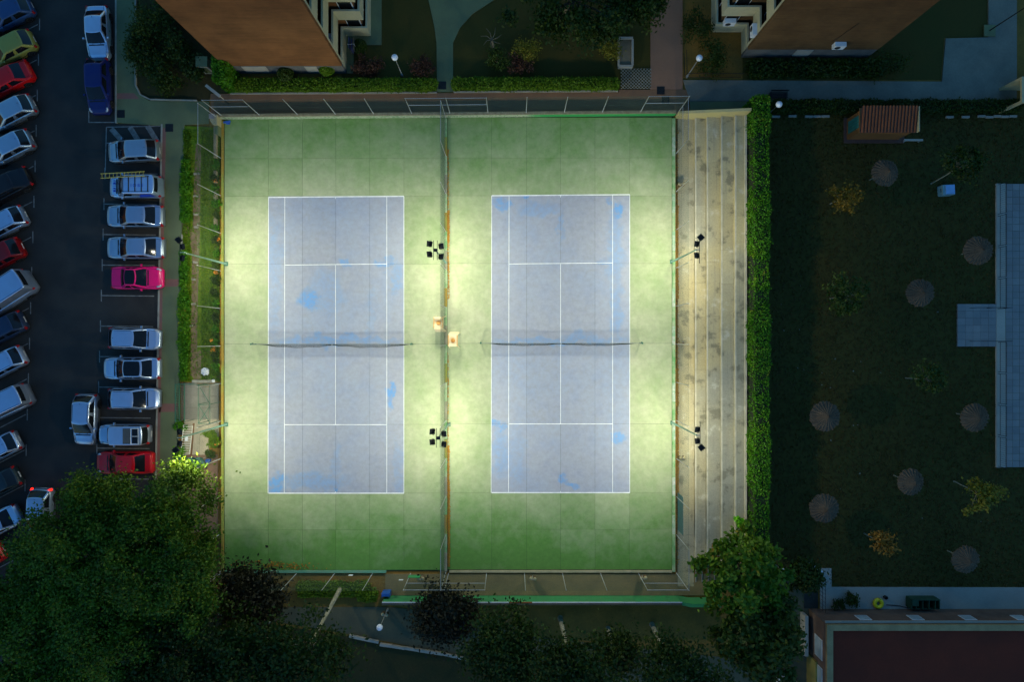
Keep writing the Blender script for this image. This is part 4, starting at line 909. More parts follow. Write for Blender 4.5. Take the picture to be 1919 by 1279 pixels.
for k in range(3):
    yy = CYN - 1.5 - k * 2.2; w = MB().bb(CX - .03, yy, 1.1, CX - .001, yy - 1.6, 2.4).build('window', M_FRAME, HC); MB().bb(CX - .045, yy - .08, 1.18, CX - .031, yy - 1.52, 2.32).build('pane', MATS['pale_blind'], w)
MB().bb(CX - .002, CYN + .2, BH - .2, X(2400), CYN + .05, BH - .08).build('gutter', M_PALE, HC)
r = thing('white_gate_wall', 'short white wall slanting at the corner of the poolside walk', 'wall'); MB().prism([(X(1505), Y(1052)), (X(1512), Y(1052)), (X(1538), Y(1068)), (X(1532), Y(1068))], -.2, .7).build('wall_body', M_WHITEWALL, r)
r = thing('white_garden_wall', 'long low white wall left of the low house', 'wall'); MB().bb(X(1500), Y(1148), -.2, X(1506), Y(1222), .9).build('wall_body', M_PALE, r); MB().bb(X(1484), Y(1220), -.2, X(1499.8), Y(1222), .8).build('return_wall', M_PALE, r)
r = thing('ochre_side_wall', 'ochre wall at the bottom edge beside the low house', 'wall'); MB().bb(X(1512), Y(1225), -.2, X(1515.6), Y(1320), 1.6).build('wall_body', mat('ochre_wall', (.30, .24, .06), .9), r)
struct('dark_passage', MB().prism([(X(1507), Y(1076)), (X(1533), Y(1076)), (X(1533), Y(1141)), (X(1507), Y(1141))], -.3, .012), mat('dark_paving', (.03, .035, .03), .9))
r = thing('walk_railing', 'dark railing at the left end of the poolside walk', 'railing', (X(1537), Y(1145), .04)); 
for z in (.4, .9): MB().tube([(0, 0, z), (0, 2.6, z)], .02, 6).build('rail', M_DARKSTEEL, r)
for k in range(9): MB().tube([(0, k * .32, 0), (0, k * .32, .9)], .014, 5).build('picket', M_DARKSTEEL, r)
# things on the poolside walk
r = thing('swim_ring', 'yellow ring lying against the low house wall', 'swim ring', (*P(1646, 1132, .2), .05)); v = []; f = []
for i in range(22):
    for j in range(10):
        a, c = 2 * math.pi * i / 22, 2 * math.pi * j / 10; v.append(((.29 + .15 * math.cos(c)) * math.cos(a), (.29 + .15 * math.cos(c)) * math.sin(a), .15 + .15 * math.sin(c))); f.append((i * 10 + j, ((i + 1) % 22) * 10 + j, ((i + 1) % 22) * 10 + (j + 1) % 10, i * 10 + (j + 1) % 10))
MB().add(v, f).build('ring', mat('yellow_vinyl', (.80, .66, .02), .4), r, True); MB().tube([(0, .30, .30), (.1, .4, .33), (0, .46, .2)], .02, 6).build('strap', mat('brown_strap', (.25, .10, .03), .8), r)
tag(MB().tube([(X(1660), Y(1134), .08), (X(1685), Y(1136), .07), (X(1700), Y(1140), .07), (X(1712), Y(1141), .07)], .03, 6).build('dark_hose', M_DARKSTEEL), 'dark hose running from the yellow ring to the green container', 'hose')
r = thing('green_container', 'dark green open container on the poolside walk', 'container', (*P(1736, 1137, .9), .04)); M_GC = mat('dark_green_plastic', (.02, .07, .035), .6)
mb = MB(); mb.box(0, .48, .45, 2.2, .06, .9); mb.box(0, -.30, .35, 2.2, .06, .7); mb.box(-1.1, .09, .4, .06, .78, .8); mb.box(1.1, .09, .4, .06, .78, .8); mb.box(0, .09, .05, 2.2, .78, .06); mb.build('shell', M_GC, r)
for k in range(4): MB().box(-.75 + k * .5, .09, .5, .05, .74, .7).build('divider', M_GC, r)
MB().box(-.85, .25, .86, .5, .5, .06).build('lid', M_GC, r)
tag(MB().lathe([(.13, .04), (.15, .3), (.12, .32), (.1, .12)], 14, (*P(1660, 1121, .2), 0)).build('dark_pot', M_DARKSTEEL), 'small dark pot alone above the yellow ring', 'pot')
# ------------------------------------------------------------------ cars
def lerp(a, b, t): return a + (b - a) * t
def prof(pts, s):
    for (s0, v0), (s1, v1) in zip(pts[:-1], pts[1:]):
        if s <= s1: t = max(0, (s - s0) / (s1 - s0)); t = t * t * (3 - 2 * t); return lerp(v0, v1, t)
    return pts[-1][1]
STY = {  # deck: height of bonnet / belt / boot along the car (-.5 rear .. .5 front); base, roof: x of glasshouse foot and roof ends; H roof, L, W
 'sedan': dict(deck=[(-.5, .72), (-.47, .93), (-.30, .98), (.0, .95), (.20, .95), (.42, .80), (.48, .70), (.5, .52)], base=(-.40, .24), roof=(-.235, .06), H=1.44, L=4.55, W=1.80, rin=.73),
 'hatch': dict(deck=[(-.5, .70), (-.47, .95), (-.2, .98), (.1, .96), (.25, .95), (.42, .82), (.48, .70), (.5, .50)], base=(-.475, .27), roof=(-.34, .06), H=1.50, L=4.05, W=1.76, rin=.76),
 'coupe': dict(deck=[(-.5, .66), (-.46, .90), (-.30, .94), (.0, .90), (.2, .88), (.42, .76), (.48, .64), (.5, .48)], base=(-.30, .22), roof=(-.16, .04), H=1.34, L=4.05, W=1.82, rin=.70),
 'wagon': dict(deck=[(-.5, .70), (-.48, .95), (-.2, 1.0), (.1, .98), (.25, .96), (.42, .84), (.48, .74), (.5, .55)], base=(-.49, .26), roof=(-.40, .08), H=1.62, L=4.35, W=1.80, rin=.80),
 'van': dict(deck=[(-.5, .85), (-.49, 1.10), (-.2, 1.12), (.2, 1.10), (.30, 1.06), (.42, .92), (.48, .8), (.5, .55)], base=(-.498, .36), roof=(-.478, .20), H=2.0, L=4.9, W=1.92, rin=.84),
 'smallvan': dict(deck=[(-.5, .80), (-.49, 1.02), (-.2, 1.05), (.15, 1.0), (.25, .98), (.42, .86), (.48, .74), (.5, .55)], base=(-.495, .30), roof=(-.455, .12), H=1.82, L=4.2, W=1.78, rin=.82),
 'jeep': dict(deck=[(-.5, .80), (-.49, 1.0), (-.2, 1.02), (.2, 1.0), (.30, .99), (.44, .96), (.48, .92), (.5, .70)], base=(-.485, .27), roof=(-.465, .17), H=1.85, L=4.0, W=1.62, rin=.90),
}
M_RIM = mat('alloy_rim', (.45, .45, .46), .35, metal=.8); M_TAIL = mat('tail_light', (.45, .01, .01), .3); M_TAILON = mat('tail_light_on', (.6, .02, .01), .3, emit=(1, .012, .004), estr=.6)
M_HEAD = mat('head_light', (.55, .57, .6), .12); M_PLATE = mat('number_plate', (.6, .6, .58), .5); M_TRIM = mat('black_trim', (.014, .014, .015), .5)
def rrect(x0, x1, w, rad, n):
    """outline, 4n points: front, left side(+y), rear, right; front first"""
    out = []
    def corner(cx, cy, a0): return [(cx + rad * math.cos(a0 + (i + .5) / 3 * math.pi / 2), cy + rad * math.sin(a0 + (i + .5) / 3 * math.pi / 2)) for i in range(3)]
    m = n - 3
    f = [(x1 + .06 * (1 - ((2 * (i + .5) / m) - 1) ** 2), lerp(-w + rad, w - rad, (i + .5) / m)) for i in range(m)]
    l_ = [(lerp(x1 - rad, x0 + rad, (i + .5) / m), w) for i in range(m)]
    b_ = [(x0 - .05 * (1 - ((2 * (i + .5) / m) - 1) ** 2), lerp(w - rad, -w + rad, (i + .5) / m)) for i in range(m)]
    r_ = [(lerp(x0 + rad, x1 - rad, (i + .5) / m), -w) for i in range(m)]
    return f + corner(x1 - rad, w - rad, 0) + l_ + corner(x0 + rad, w - rad, math.pi / 2) + b_ + corner(x0 + rad, -w + rad, math.pi) + r_ + corner(x1 - rad, -w + rad, 1.5 * math.pi)
WHEELM = {}
def car(label, px, py, heading, style, col, metal=0.0, glassroof=False, lon=False, scale=1.0, Lm=None, group='cars in the parking area', name='parked_car', zc=.7):
    S_ = STY[style]; L, W, Hc = (Lm or S_['L']) * scale, S_['W'] * scale, S_['H'] * scale
    x, y = P(px, py, zc)
    r = thing(name, label, 'van' if 'van' in style else 'car', (x, y, -.03), R(heading), group)
    body = paint('paint_%.2f_%.2f_%.2f' % col, col, metal)
    N = 46; w2 = W / 2; wr = .325; wx = (-.305 * L, .31 * L)
    v = []; f = []
    for i in range(N + 1):
        s = -.5 + i / N; s = .5 * math.copysign(1 - (1 - abs(2 * s)) ** 1.35, s) if abs(s) > 1e-6 else 0
        xx = s * L
        fw = 1 - (.30 * ((s - .30) / .20) ** 2.6 if s > .30 else 0) - (.22 * ((-s - .34) / .16) ** 2.6 if s < -.34 else 0)
        w = w2 * fw; h = prof(S_['deck'], s) * scale; zb = .20 + (.12 * ((abs(s) - .42) / .08) if abs(s) > .42 else 0)
        za = 0
        for c in wx:
            dx = abs(xx - c)
            if dx < wr + .05: za = max(za, .32 + math.sqrt(max(0, (wr + .05) ** 2 - dx * dx)))
        sh = max(.62 * h, za + .03) if za else .62 * h
        ring = [(0, zb + .05), (.72 * w, zb + .02), (.95 * w, max(zb + .02, za)), (1.0 * w, max(.45 * h + .05, za + .015)), (.995 * w, sh), (.955 * w, max(h - .09, sh + .01)), (.90 * w, h - .025), (.70 * w, h + .005), (.35 * w, h + .022), (0, h + .028)]
        v += [(xx, a, z) for a, z in ring] + [(xx, -a, z) for a, z in ring[-2:0:-1]]
    K = 18
    for i in range(N):
        for k in range(K): f.append((i * K + k, (i + 1) * K + k, (i + 1) * K + (k + 1) % K, i * K + (k + 1) % K))
    f += [tuple(range(K)), tuple(range((N + 1) * K - 1, N * K - 1, -1))]
    MB().add(v, f).build('body', body, r, True)
    # glasshouse
    n = 11; hb = prof(S_['deck'], .0) * scale - .05
    O0 = rrect(S_['base'][0] * L, S_['base'][1] * L, w2 * .90, .16, n); O1 = rrect(S_['roof'][0] * L, S_['roof'][1] * L, w2 * S_['rin'], .14, n); M_ = len(O0)
    def surf(t, k, off=0):
        a, c = O0[k % M_], O1[k % M_]; xx, yy = lerp(a[0], c[0], t), lerp(a[1], c[1], t); bul = .035 * math.sin(math.pi * t); d = math.hypot(xx, yy) + 1e-6
        cx = (S_['roof'][0] + S_['roof'][1]) / 2 * L; q = Vector((xx - cx, yy * 1.6, 0)).normalized()
        hh = lerp(hb, Hc - .045, t)
        return (xx + q.x * (bul * .5 + off), yy + q.y * (bul + off), hh + off * .4)
    ts = [0, .08, .3, .55, .8, .93, 1.0]; v = []; f = []
    for t in ts: v += [surf(t, k) for k in range(M_)]
    cxr = (S_['roof'][0] + S_['roof'][1]) / 2 * L
    for sc_, dz in ((.94, .022), (.75, .036), (.4, .045), (.1, .048)): v += [(cxr + (p[0] - cxr) * sc_, p[1] * sc_, Hc - .045 + dz) for p in O1]
    for i in range(len(ts) + 3):
        for k in range(M_): f.append((i * M_ + k, i * M_ + (k + 1) % M_, (i + 1) * M_ + (k + 1) % M_, (i + 1) * M_ + k))
    f.append(tuple(range((len(ts) + 3) * M_, (len(ts) + 4) * M_)))
    cab = MB().add(v, f).build('cabin', body, r, True)
    def pane(nm, k0, k1, t0, t1, mm=M_GLASS):
        tt = np.linspace(t0, t1, 6); cols = k1 - k0 + 1; vv = [surf(t, k0 + q, .007) for t in tt for q in range(cols)]
        ff = [(i * cols + q, i * cols + q + 1, (i + 1) * cols + q + 1, (i + 1) * cols + q) for i in range(5) for q in range(cols - 1)]
        return MB().add(vv, ff).build(nm, mm, r, True)
    m = n - 3; c_ = 3
    pane('windscreen', -1, m, .05, .97)
    if style not in ('van', 'smallvan'): pane('rear_window', m + c_ + m + c_ - 1, m + c_ + m + c_ + m, .12, .93)
    else: pane('rear_window', m + c_ + m + c_, m + c_ + m + c_ + m - 1, .45, .9)
    for side in (0, 1):
        k0 = m + c_ if side == 0 else 3 * m + 3 * c_ - 0
        a, e = k0, k0 + m - 1
        if side: a, e = k0 + 0, k0 + m - 1
        mid = (a + e) // 2
        if style in ('van', 'smallvan'):
            (pane('side_window', a, a + 2, .15, .85) if side == 0 else pane('side_window', e - 2, e, .15, .85))
        else:
            pane('side_window', a, mid, .12, .88); pane('side_window', mid + 1, e, .12, .88) if mid + 1 < e else None
    if glassroof:
        vv = [(cxr + (p[0] - cxr) * .90, p[1] * .88, Hc + .0) for p in O1] + [(cxr + (p[0] - cxr) * .5, p[1] * .5, Hc + .011) for p in O1]
        MB().add(vv, [(k, (k + 1) % M_, M_ + (k + 1) % M_, M_ + k) for k in range(M_)] + [tuple(range(M_, 2 * M_))]).build('roof_glass', M_GLASS, r, True)
    elif style in ('sedan', 'hatch', 'wagon'):
        MB().tube([(S_['roof'][0] * L + .12, 0, Hc + .0), (S_['roof'][0] * L + .05, 0, Hc + .05)], .015, 5).build('aerial', M_TRIM, r)
    # wheels
    if 'w' not in WHEELM:
        WHEELM['t'] = MB().lathe([(.21, -.10), (.30, -.105), (.325, -.08), (.325, .08), (.30, .105), (.21, .10)], 20).mesh('tyre', M_RUBBER, True)
        rm = MB().lathe([(.0, .085), (.06, .085), (.20, .10), (.215, .10), (.215, -.09), (.0, -.09)], 20); WHEELM['r'] = rm.mesh('rim', M_RIM, False); WHEELM['w'] = MB().lathe([(.05, -.05), (.05, .11)], 8).mesh('hub', M_TRIM)
    for c in wx:
        for s in (-1, 1):
            wh = obj('wheel', WHEELM['w'], r, (c, s * (w2 - .125), .325)); wh.rotation_euler = (R(-90 * s), 0, 0)
            obj('tyre', WHEELM['t'], wh); obj('rim', WHEELM['r'], wh)
    # lights, mirrors, bumpers, plates
    hF, hR = prof(S_['deck'], .44) * scale, prof(S_['deck'], -.485) * scale
    for s in (-1, 1):
        MB().lathe([(.02, -.03), (.15, -.025), (.17, .0), (.12, .03), (.03, .04)], 12, (0, 0, 0), 1.25, .75).build('headlight', M_HEAD, r, True, (.435 * L, s * w2 * .70, hF - .035)).rotation_euler = (0, R(22), R(-26 * s))
        MB().box(0, 0, 0, .17, .27, .22, rz=R(22 * s), taper=.8).build('taillight', M_TAILON if lon else M_TAIL, r, False, (-.474 * L, s * w2 * .78, hR - .055))
        MB().box(S_['base'][1] * L - .42 * scale, s * (w2 + .06), hb + .10, .13, .20, .13, taper=.8).build('door_mirror', body, r)
        MB().box(-.02 * L, s * (w2 * .985), .66 * scale, .16, .03, .03).build('door_handle', M_TRIM, r)
    MB().box(-.494 * L, 0, .50 * scale, .05, .5, .12).build('number_plate', M_PLATE, r); MB().box(.496 * L, 0, .42 * scale, .03, .5, .11).build('number_plate', M_PLATE, r)
    MB().box(.488 * L, 0, .30 * scale, .06, W * .55, .10).build('grille', M_TRIM, r)
    MB().box(S_['base'][1] * L + .10, 0, prof(S_['deck'], S_['base'][1] + .02) * scale + .024, .09, W * .66, .012).build('cowl', M_TRIM, r)
    sx0 = S_['base'][1] + .03
    for s in (-1, 1):                                                  # bonnet and boot shut lines
        pts = [(q * L, s * w2 * (.80 - .12 * max(0, (q - .3) / .17)), prof(S_['deck'], q) * scale + .008) for q in np.linspace(sx0, .468, 8)]
        MB().tube(pts, .010, 4).build('shut_line', M_TRIM, r)
        if style in ('sedan', 'coupe'): MB().tube([(q * L, s * w2 * .74, prof(S_['deck'], q) * scale + .012) for q in np.linspace(-.47, S_['base'][0] + .01, 5)], .010, 4).build('shut_line', M_TRIM, r)
        if style in ('wagon', 'van') or (style == 'hatch' and label[0] == 'w'):
            MB().tube([(S_['roof'][0] * L + .15, s * w2 * (S_['rin'] - .08), Hc - .01), (S_['roof'][1] * L - .15, s * w2 * (S_['rin'] - .08), Hc - .01)], .016, 5).build('roof_rail', M_TRIM, r)
        MB().box(0, s * w2 * 1.0, .48 * scale, L * .44, .02, .06).build('side_trim', M_TRIM, r)
    MB().tube([(.474 * L, q * w2 * .68, prof(S_['deck'], .474) * scale + .004) for q in (-1, -.5, 0, .5, 1)], .010, 4).build('shut_line', M_TRIM, r)
    for s in (-.32, .30): MB().tube([(S_['base'][1] * L + .05, s, prof(S_['deck'], S_['base'][1] + .01) * scale + .045), (S_['base'][1] * L - .30, s + .42, prof(S_['deck'], S_['base'][1]) * scale + .20)], .010, 4).build('wiper', M_TRIM, r)
    return r, L, W, Hc
WH = (.44, .53, .66); SIL = (.34, .41, .50); MW = .75
# angled row at the left edge (noses to the lower left)
HD = 207
for px, py, sty, col, mt, lb in (
    (14, 28, 'hatch', (.03, .07, .16), .3, 'dark blue car in the top left corner of the picture'), (18, 92, 'hatch', (.30, .27, .05), .2, 'olive yellow hatchback in the angled row'),
    (8, 152, 'sedan', (.60, .004, .004), .0, 'bright red saloon in the angled row below the olive car'), (18, 213, 'hatch', (.40, .46, .50), .8, 'silver hatchback below the bright red saloon'),
    (14, 279, 'hatch', (.40, .47, .54), .8, 'bluish silver hatchback above the black car'), (6, 352, 'sedan', (.012, .010, .010), .1, 'black car in the angled row'),
    (2, 422, 'hatch', WH, MW, 'white hatchback between the black car and the dark red car'), (-4, 482, 'hatch', (.22, .004, .005), .1, 'dark red hatchback above the large white van'),
    (0, 620, 'hatch', (.02, .035, .07), .2, 'dark navy car below the large white van'), (0, 685, 'hatch', WH, MW, 'white hatchback below the navy car'),
    (-10, 845, 'hatch', WH, MW, 'white hatchback with bright red tail lamp above the dark green car'), (-10, 912, 'hatch', (.015, .03, .035), .2, 'dark greenish car at the left edge above the last white car'),
    (-14, 986, 'sedan', (.52, .60, .70), MW, 'bluish white car at the left edge beside the big tree'), (-40, 1052, 'hatch', (.50, .004, .004), 0, 'red car barely showing at the left edge beside the big tree')):
    car(lb, px, py, HD, sty, col, mt)
v1 = car('large white van in the angled row at the left edge', 0, 556, HD + 6, 'van', WH, MW, scale=1.08, zc=1.1); v2 = car('white van with wide rear window in the angled row', -4, 762, HD - 2, 'van', (.42, .50, .62), MW, zc=1.1)
# bays beside the pavement
car('silver hatchback parked over the hatched bay', 249, 283, 183, 'hatch', (.36, .42, .46), .8)
vv, vL, vW, vH = car('white and blue service van carrying a ladder on its roof', 250, 349, 180, 'smallvan', (.46, .60, .78), MW, zc=1.0)
car('silver saloon between the service van and the other silver saloon', 252, 405, 180, 'sedan', SIL, .8); car('silver saloon next to the pink coupe', 253, 464.5, 180, 'sedan', (.36, .43, .52), .8, Lm=4.6)
car('bright pink coupe with dark glass roof', 256, 521, 0, 'coupe', (.80, .004, .14), .0, True); car('white hatchback just below the empty bays', 252, 635, -2, 'hatch', WH, MW)
car('white saloon with large dark glass roof', 246, 691, 180, 'sedan', (.42, .51, .64), MW, True); car('white hatchback beside the car parked across the bays', 251, 748, 0, 'hatch', (.43, .52, .65), MW)
jj, jL, jW, jH = car('white off-roader with roof rack at its rear', 234, 814.5, 180, 'jeep', (.43, .51, .62), MW); car('red saloon half hidden under the big tree', 233, 868, 180, 'sedan', (.45, .004, .010), .0)
car('white hatchback parked across the ends of the bays', 160, 787, 268, 'hatch', (.41, .49, .61), MW); car('white saloon parked along the kerb at the top', 183, 60, 272, 'sedan', (.52, .60, .70), MW, Lm=4.2)
car('dark blue car parked along the kerb below the white saloon', 184, 161, 272, 'hatch', (.008, .014, .10), .1, Lm=4.4); car('pale car with glowing red tail lamps under the edge of the big tree', 76, 964, 268, 'hatch', (.34, .42, .52), .7, lon=True, group='cars in the parking area')
car('white car at the bottom edge under the broad tree', 1452, 1302, 215, 'hatch', WH, MW)
# service van fittings
M_BLUEFILM = mat('blue_film', (.02, .07, .55), .4); M_YELLOWAL = mat('yellow_ladder', (.60, .46, .08), .5)
lad = thing('roof_ladder', 'long yellow ladder lying on the roof of the service van', 'ladder', (vv.location.x - .30, vv.location.y + .66, vH + .12), R(3))
for s in (-1, 1): MB().box(0, s * .17, .03, 3.4, .045, .06).build('side_rail', M_YELLOWAL, lad)
for k in range(12): MB().tube([(-1.6 + k * .29, -.17, .03), (-1.6 + k * .29, .17, .03)], .018, 6).build('rung', M_YELLOWAL, lad)
for k in range(5): MB().box(-1.55 + k * .50, 0, vH + .03, .05, 1.25, .035).build('roof_bar', M_TRIM, vv)
for s in (-1, 1): MB().box(-.55, s * .60, vH + .03, 2.2, .035, .035).build('roof_rail', M_TRIM, vv)
for s in (-1, 1):
    MB().add([(-1.75, s * .80, 1.06), (-.55, s * .84, 1.08), (-.85, s * .735, 1.66), (-1.62, s * .735, 1.66)], [(0, 1, 2, 3) if s < 0 else (3, 2, 1, 0)]).build('blue_panel', M_BLUEFILM, vv, False, (0, s * .045, .0))
fc = bpy.data.curves.new('lettering', 'FONT'); fc.body = 'IOBE'; fc.size = .34; fc.extrude = .004; fc.align_x = 'CENTER'; fc.align_y = 'CENTER'; fc.space_character = 1.5
ft = bpy.data.objects.new('text_source', fc); COL.objects.link(ft); lm_ = bpy.data.meshes.new_from_object(ft.evaluated_get(bpy.context.evaluated_depsgraph_get())); bpy.data.objects.remove(ft)
lm_.materials.clear(); lm_.materials.append(M_BLUEFILM); fo = obj('lettering', lm_, vv, (-.70, .12, vH + .010)); fo.rotation_euler = (0, 0, math.pi)
for k, w_ in enumerate((.10, .22, .06, .14, .20)): MB().box(1.52, -.44 + k * .20, 1.02 - .02, .18, w_ * .7, .012, ry=R(9)).build('bonnet_print', M_BLUEFILM, vv)
# off-roader fittings
MB().box(-.78, 0, jH + .012, .62, 1.2, .02).build('roof_cover', mat('grey_cover', (.10, .11, .11), .8), jj)
rk = MB(); 
for x in (-1.72, -1.14): rk.tube([(x, -.6, jH + .12), (x, .6, jH + .12)], .022, 6)
for y in (-.6, 0, .6): rk.tube([(-1.72, y, jH + .12), (-1.14, y, jH + .12)], .022, 6); rk.tube([(-1.68, y, jH - .03), (-1.68, y, jH + .12)], .015, 5); rk.tube([(-1.18, y, jH - .03), (-1.18, y, jH + .12)], .015, 5)
rk.build('roof_rack', M_WHITEWALL, jj); MB().box(-1.43, 0, jH + .012, .5, 1.12, .018).build('roof_hatch', M_GLASS, jj)
# ------------------------------------------------------------------ vegetation
G = lambda a, k=1.0: tuple(c * k for c in a)
L_BIG = leafmat('big_tree_leaves', [(0, (.026, .062, .003)), (.35, (.050, .105, .004)), (.65, (.085, .155, .005)), (1, (.16, .22, .010))])
L_DARK = leafmat('dark_leaves', [(0, (.012, .028, .002)), (.5, (.028, .054, .003)), (1, (.046, .076, .004))])
L_PURPLE = leafmat('blackish_leaves', [(0, (.010, .012, .005)), (.6, (.022, .022, .008)), (1, (.04, .034, .010))])
L_MID = leafmat('mid_leaves', [(0, (.022, .048, .004)), (.5, (.042, .072, .006)), (1, (.07, .10, .008))])
L_PLANE = leafmat('plane_leaves', [(0, (.03, .085, .004)), (.5, (.075, .16, .006)), (.88, (.14, .22, .010)), (1, (.42, .17, .02))])
L_HEDGE = leafmat('hedge_leaves', [(0, (.02, .09, .002)), (.45, (.055, .20, .003)), (.85, (.11, .27, .006)), (.96, (.20, .22, .01)), (1, (.16, .09, .02))])
L_LOW = leafmat('low_hedge_leaves', [(0, (.045, .11, .003)), (.5, (.10, .19, .004)), (1, (.15, .24, .008))])
L_YEL = leafmat('yellow_leaves', [(0, (.08, .09, .008)), (.5, (.24, .13, .010)), (1, (.36, .17, .012))])
L_ORG = leafmat('orange_leaves', [(0, (.16, .11, .01)), (.6, (.30, .13, .015)), (1, (.36, .18, .02))])
L_OLIVE = leafmat('olive_leaves', [(0, (.08, .11, .01)), (.6, (.22, .19, .015)), (1, (.32, .22, .02))])
L_RED = leafmat('red_leaves', [(0, (.03, .02, .010)), (.6, (.075, .028, .016)), (1, (.12, .045, .02))])
L_FLOWER = leafmat('orange_flowers', [(0, (.75, .12, .01)), (1, (.85, .45, .05))])
L_BRIGHT = leafmat('bright_leaves', [(0, (.08, .30, .01)), (.7, (.22, .62, .02)), (.92, (.30, .65, .05)), (1, (.5, .05, .02))])

def clumps(rx, ry, rz, n, hollow=.55, squash=True):
    """clump centres in an ellipsoid, denser towards the outside, uneven outline"""
    d = RNG.normal(size=(n, 3)); d /= np.linalg.norm(d, axis=1)[:, None]
    d[:, 2] = np.where(d[:, 2] < -.35, -d[:, 2], d[:, 2])
    rr = hollow + (1 - hollow) * RNG.random(n) ** .6
    az = np.arctan2(d[:, 1], d[:, 0]); ph = RNG.random(4) * 6.28
    lump = .96 + .15 * np.sin(3 * az + ph[0]) + .11 * np.sin(5 * az + ph[1]) + .08 * np.sin(9 * az + ph[2]) + .11 * RNG.normal(size=n)
    return d * (rr * lump)[:, None] * np.array([rx, ry, rz])
def tree(name, label, base, crown, rx, rz, nclump, nleaf, leaf, lm, bark, cat='tree', cr=.9, th=None, group=None, ry=None, up=.5, trunk_r=None, xmax=None, ymin=None, cut=None, extra=()):
    """base: ground pixel; crown=(px,py,z) apparent pixel centre of crown at height z"""
    bx, by = X(base[0]), Y(base[1]); cx, cy = P(crown[0], crown[1], crown[2]); cz = crown[2]
    r = thing(name, label, cat, (bx, by, -.05), 0, group)
    off = np.array([cx - bx, cy - by, cz]); C = clumps(rx, ry or rx, rz, nclump) + off
    if xmax:                                                   # pruned back along the fence
        lim = (xmax - 959.5) / SC * (CAMH - C[:, 2]) / CAMH - bx; C[:, 0] = np.where(C[:, 0] > lim, 2 * lim - C[:, 0], C[:, 0])
    if ymin:
        lim = (639.5 - ymin) / SC * (CAMH - C[:, 2]) / CAMH - by; C[:, 1] = np.where(C[:, 1] > lim, lim - RNG.random(len(C)) * 4, C[:, 1])
    if cut:                                                    # gap in the crown outline
        k_ = CAMH / (CAMH - C[:, 2]); ap = 959.5 + (C[:, 0] + bx) * SC * k_; aq = 639.5 - (C[:, 1] + by) * SC * k_
        hit = (ap < cut[0]) & (aq < cut[1]); C[hit] = off + RNG.normal(size=(hit.sum(), 3)) * np.array([rx * .45, rx * .45, rz * .5])
    if extra: C[:len(extra)] = [(P(*e)[0] - bx, P(*e)[1] - by, e[2]) for e in extra]
    tr = trunk_r or .045 * rx + .05; hz = max(.5, cz - rz * .55)
    mb = MB(); mid = Vector((off[0] * .35 + random.uniform(-.1, .1), off[1] * .35, hz * .55)); top = Vector((off[0] * .8, off[1] * .8, hz))
    mb.tube([(0, 0, -.1), (0, 0, .15), mid, top], [tr * 1.5, tr * 1.1, tr * .85, tr * .62], 9)
    mb.build('trunk', bark, r, True)
    lb = MB(); sel = RNG.choice(len(C), min(len(C), 26), replace=False)
    for i in sel:
        c = Vector(C[i]); m_ = top.lerp(c, .5) + Vector((random.uniform(-.2, .2), random.uniform(-.2, .2), rz * .12)); lb.tube([top, m_, c], [tr * .42, tr * .25, tr * .07], 5)
    lb.build('limbs', bark, r, True)
    pts = np.repeat(C, nleaf // nclump, axis=0); k = len(pts)
    spread = np.repeat(.6 + .8 * RNG.random(nclump), nleaf // nclump)[:, None]
    pts = pts + RNG.normal(size=(k, 3)) * spread * cr * np.array([.5, .5, .32])
    pts[:, 2] = np.maximum(pts[:, 2], .1)
    obj('crown', leaves('crown', pts, leaf, lm, up), r)
    return r
# big trees, lower left
tree('broad_tree', 'very large green tree overhanging the parking cars at the lower left', (330, 1000), (222, 1064, 7.2), 7.2, 3.8, 380, 140000, .115, L_BIG, M_BARK, cr=.85, xmax=393, ymin=893, cut=(126, 972), extra=[(345, 882, 6.6), (360, 893, 6.4), (335, 900, 6.6), (350, 905, 6.2), (375, 905, 6.0), (325, 885, 6.5), (390, 930, 5.8), (385, 950, 6.0), (340, 890, 6.9)], group='big trees at the lower left')
tree('broad_tree', 'large green tree filling the bottom left corner', (150, 1110), (55, 1215, 7.0), 6.4, 3.6, 260, 92000, .115, L_BIG, M_BARK, cr=.85, ymin=1000, group='big trees at the lower left')
tree('broad_tree', 'darker tree at the bottom edge right of the bottom left corner tree', (350, 1130), (290, 1232, 6.5), 5.0, 2.8, 150, 36000, .14, L_DARK, M_BARK, cr=.8, group='big trees at the lower left')
# row below the courts
for lb, base, crown, rx, rz, lm, nl in (
    ('dark bushy tree at the left end below the courts', (470, 1090), (472, 1124, 2.8), 2.2, 1.6, L_PURPLE, 13000),
    ('blackish leaved tree overlapping the green south wall', (835, 1128), (838, 1152, 2.7), 1.75, 1.6, L_PURPLE, 11000),
    ('green tree with leaning pale trunk left of the globe lamp path', (640, 1100), (572, 1226, 7.0), 3.0, 2.0, L_DARK, 7500),
    ('feathery green tree left of the white kerb at the bottom', (500, 1200), (470, 1248, 6.0), 3.1, 2.2, L_DARK, 12000),
    ('green tree right of the blackish leaved tree', (930, 1165), (940, 1212, 4.6), 2.9, 1.8, L_DARK, 8000),
    ('green tree with pale trunk in the middle of the bottom edge', (1050, 1160), (1078, 1268, 6.6), 3.0, 2.0, L_DARK, 7500),
    ('green tree with pale trunk left of the broad tree at the bottom', (1222, 1172), (1265, 1275, 6.6), 2.8, 2.0, L_DARK, 6500),
    ('small green tree on the soil below the south wall', (1140, 1180), (1155, 1222, 3.4), 1.7, 1.3, L_DARK, 3000)):
    tree('garden_tree', lb, base, crown, rx, rz, 60, nl, .15, lm, M_PALEBARK, cr=1.05, ry=rx * random.uniform(.65, 1.0), group='trees below the courts', trunk_r=.17)
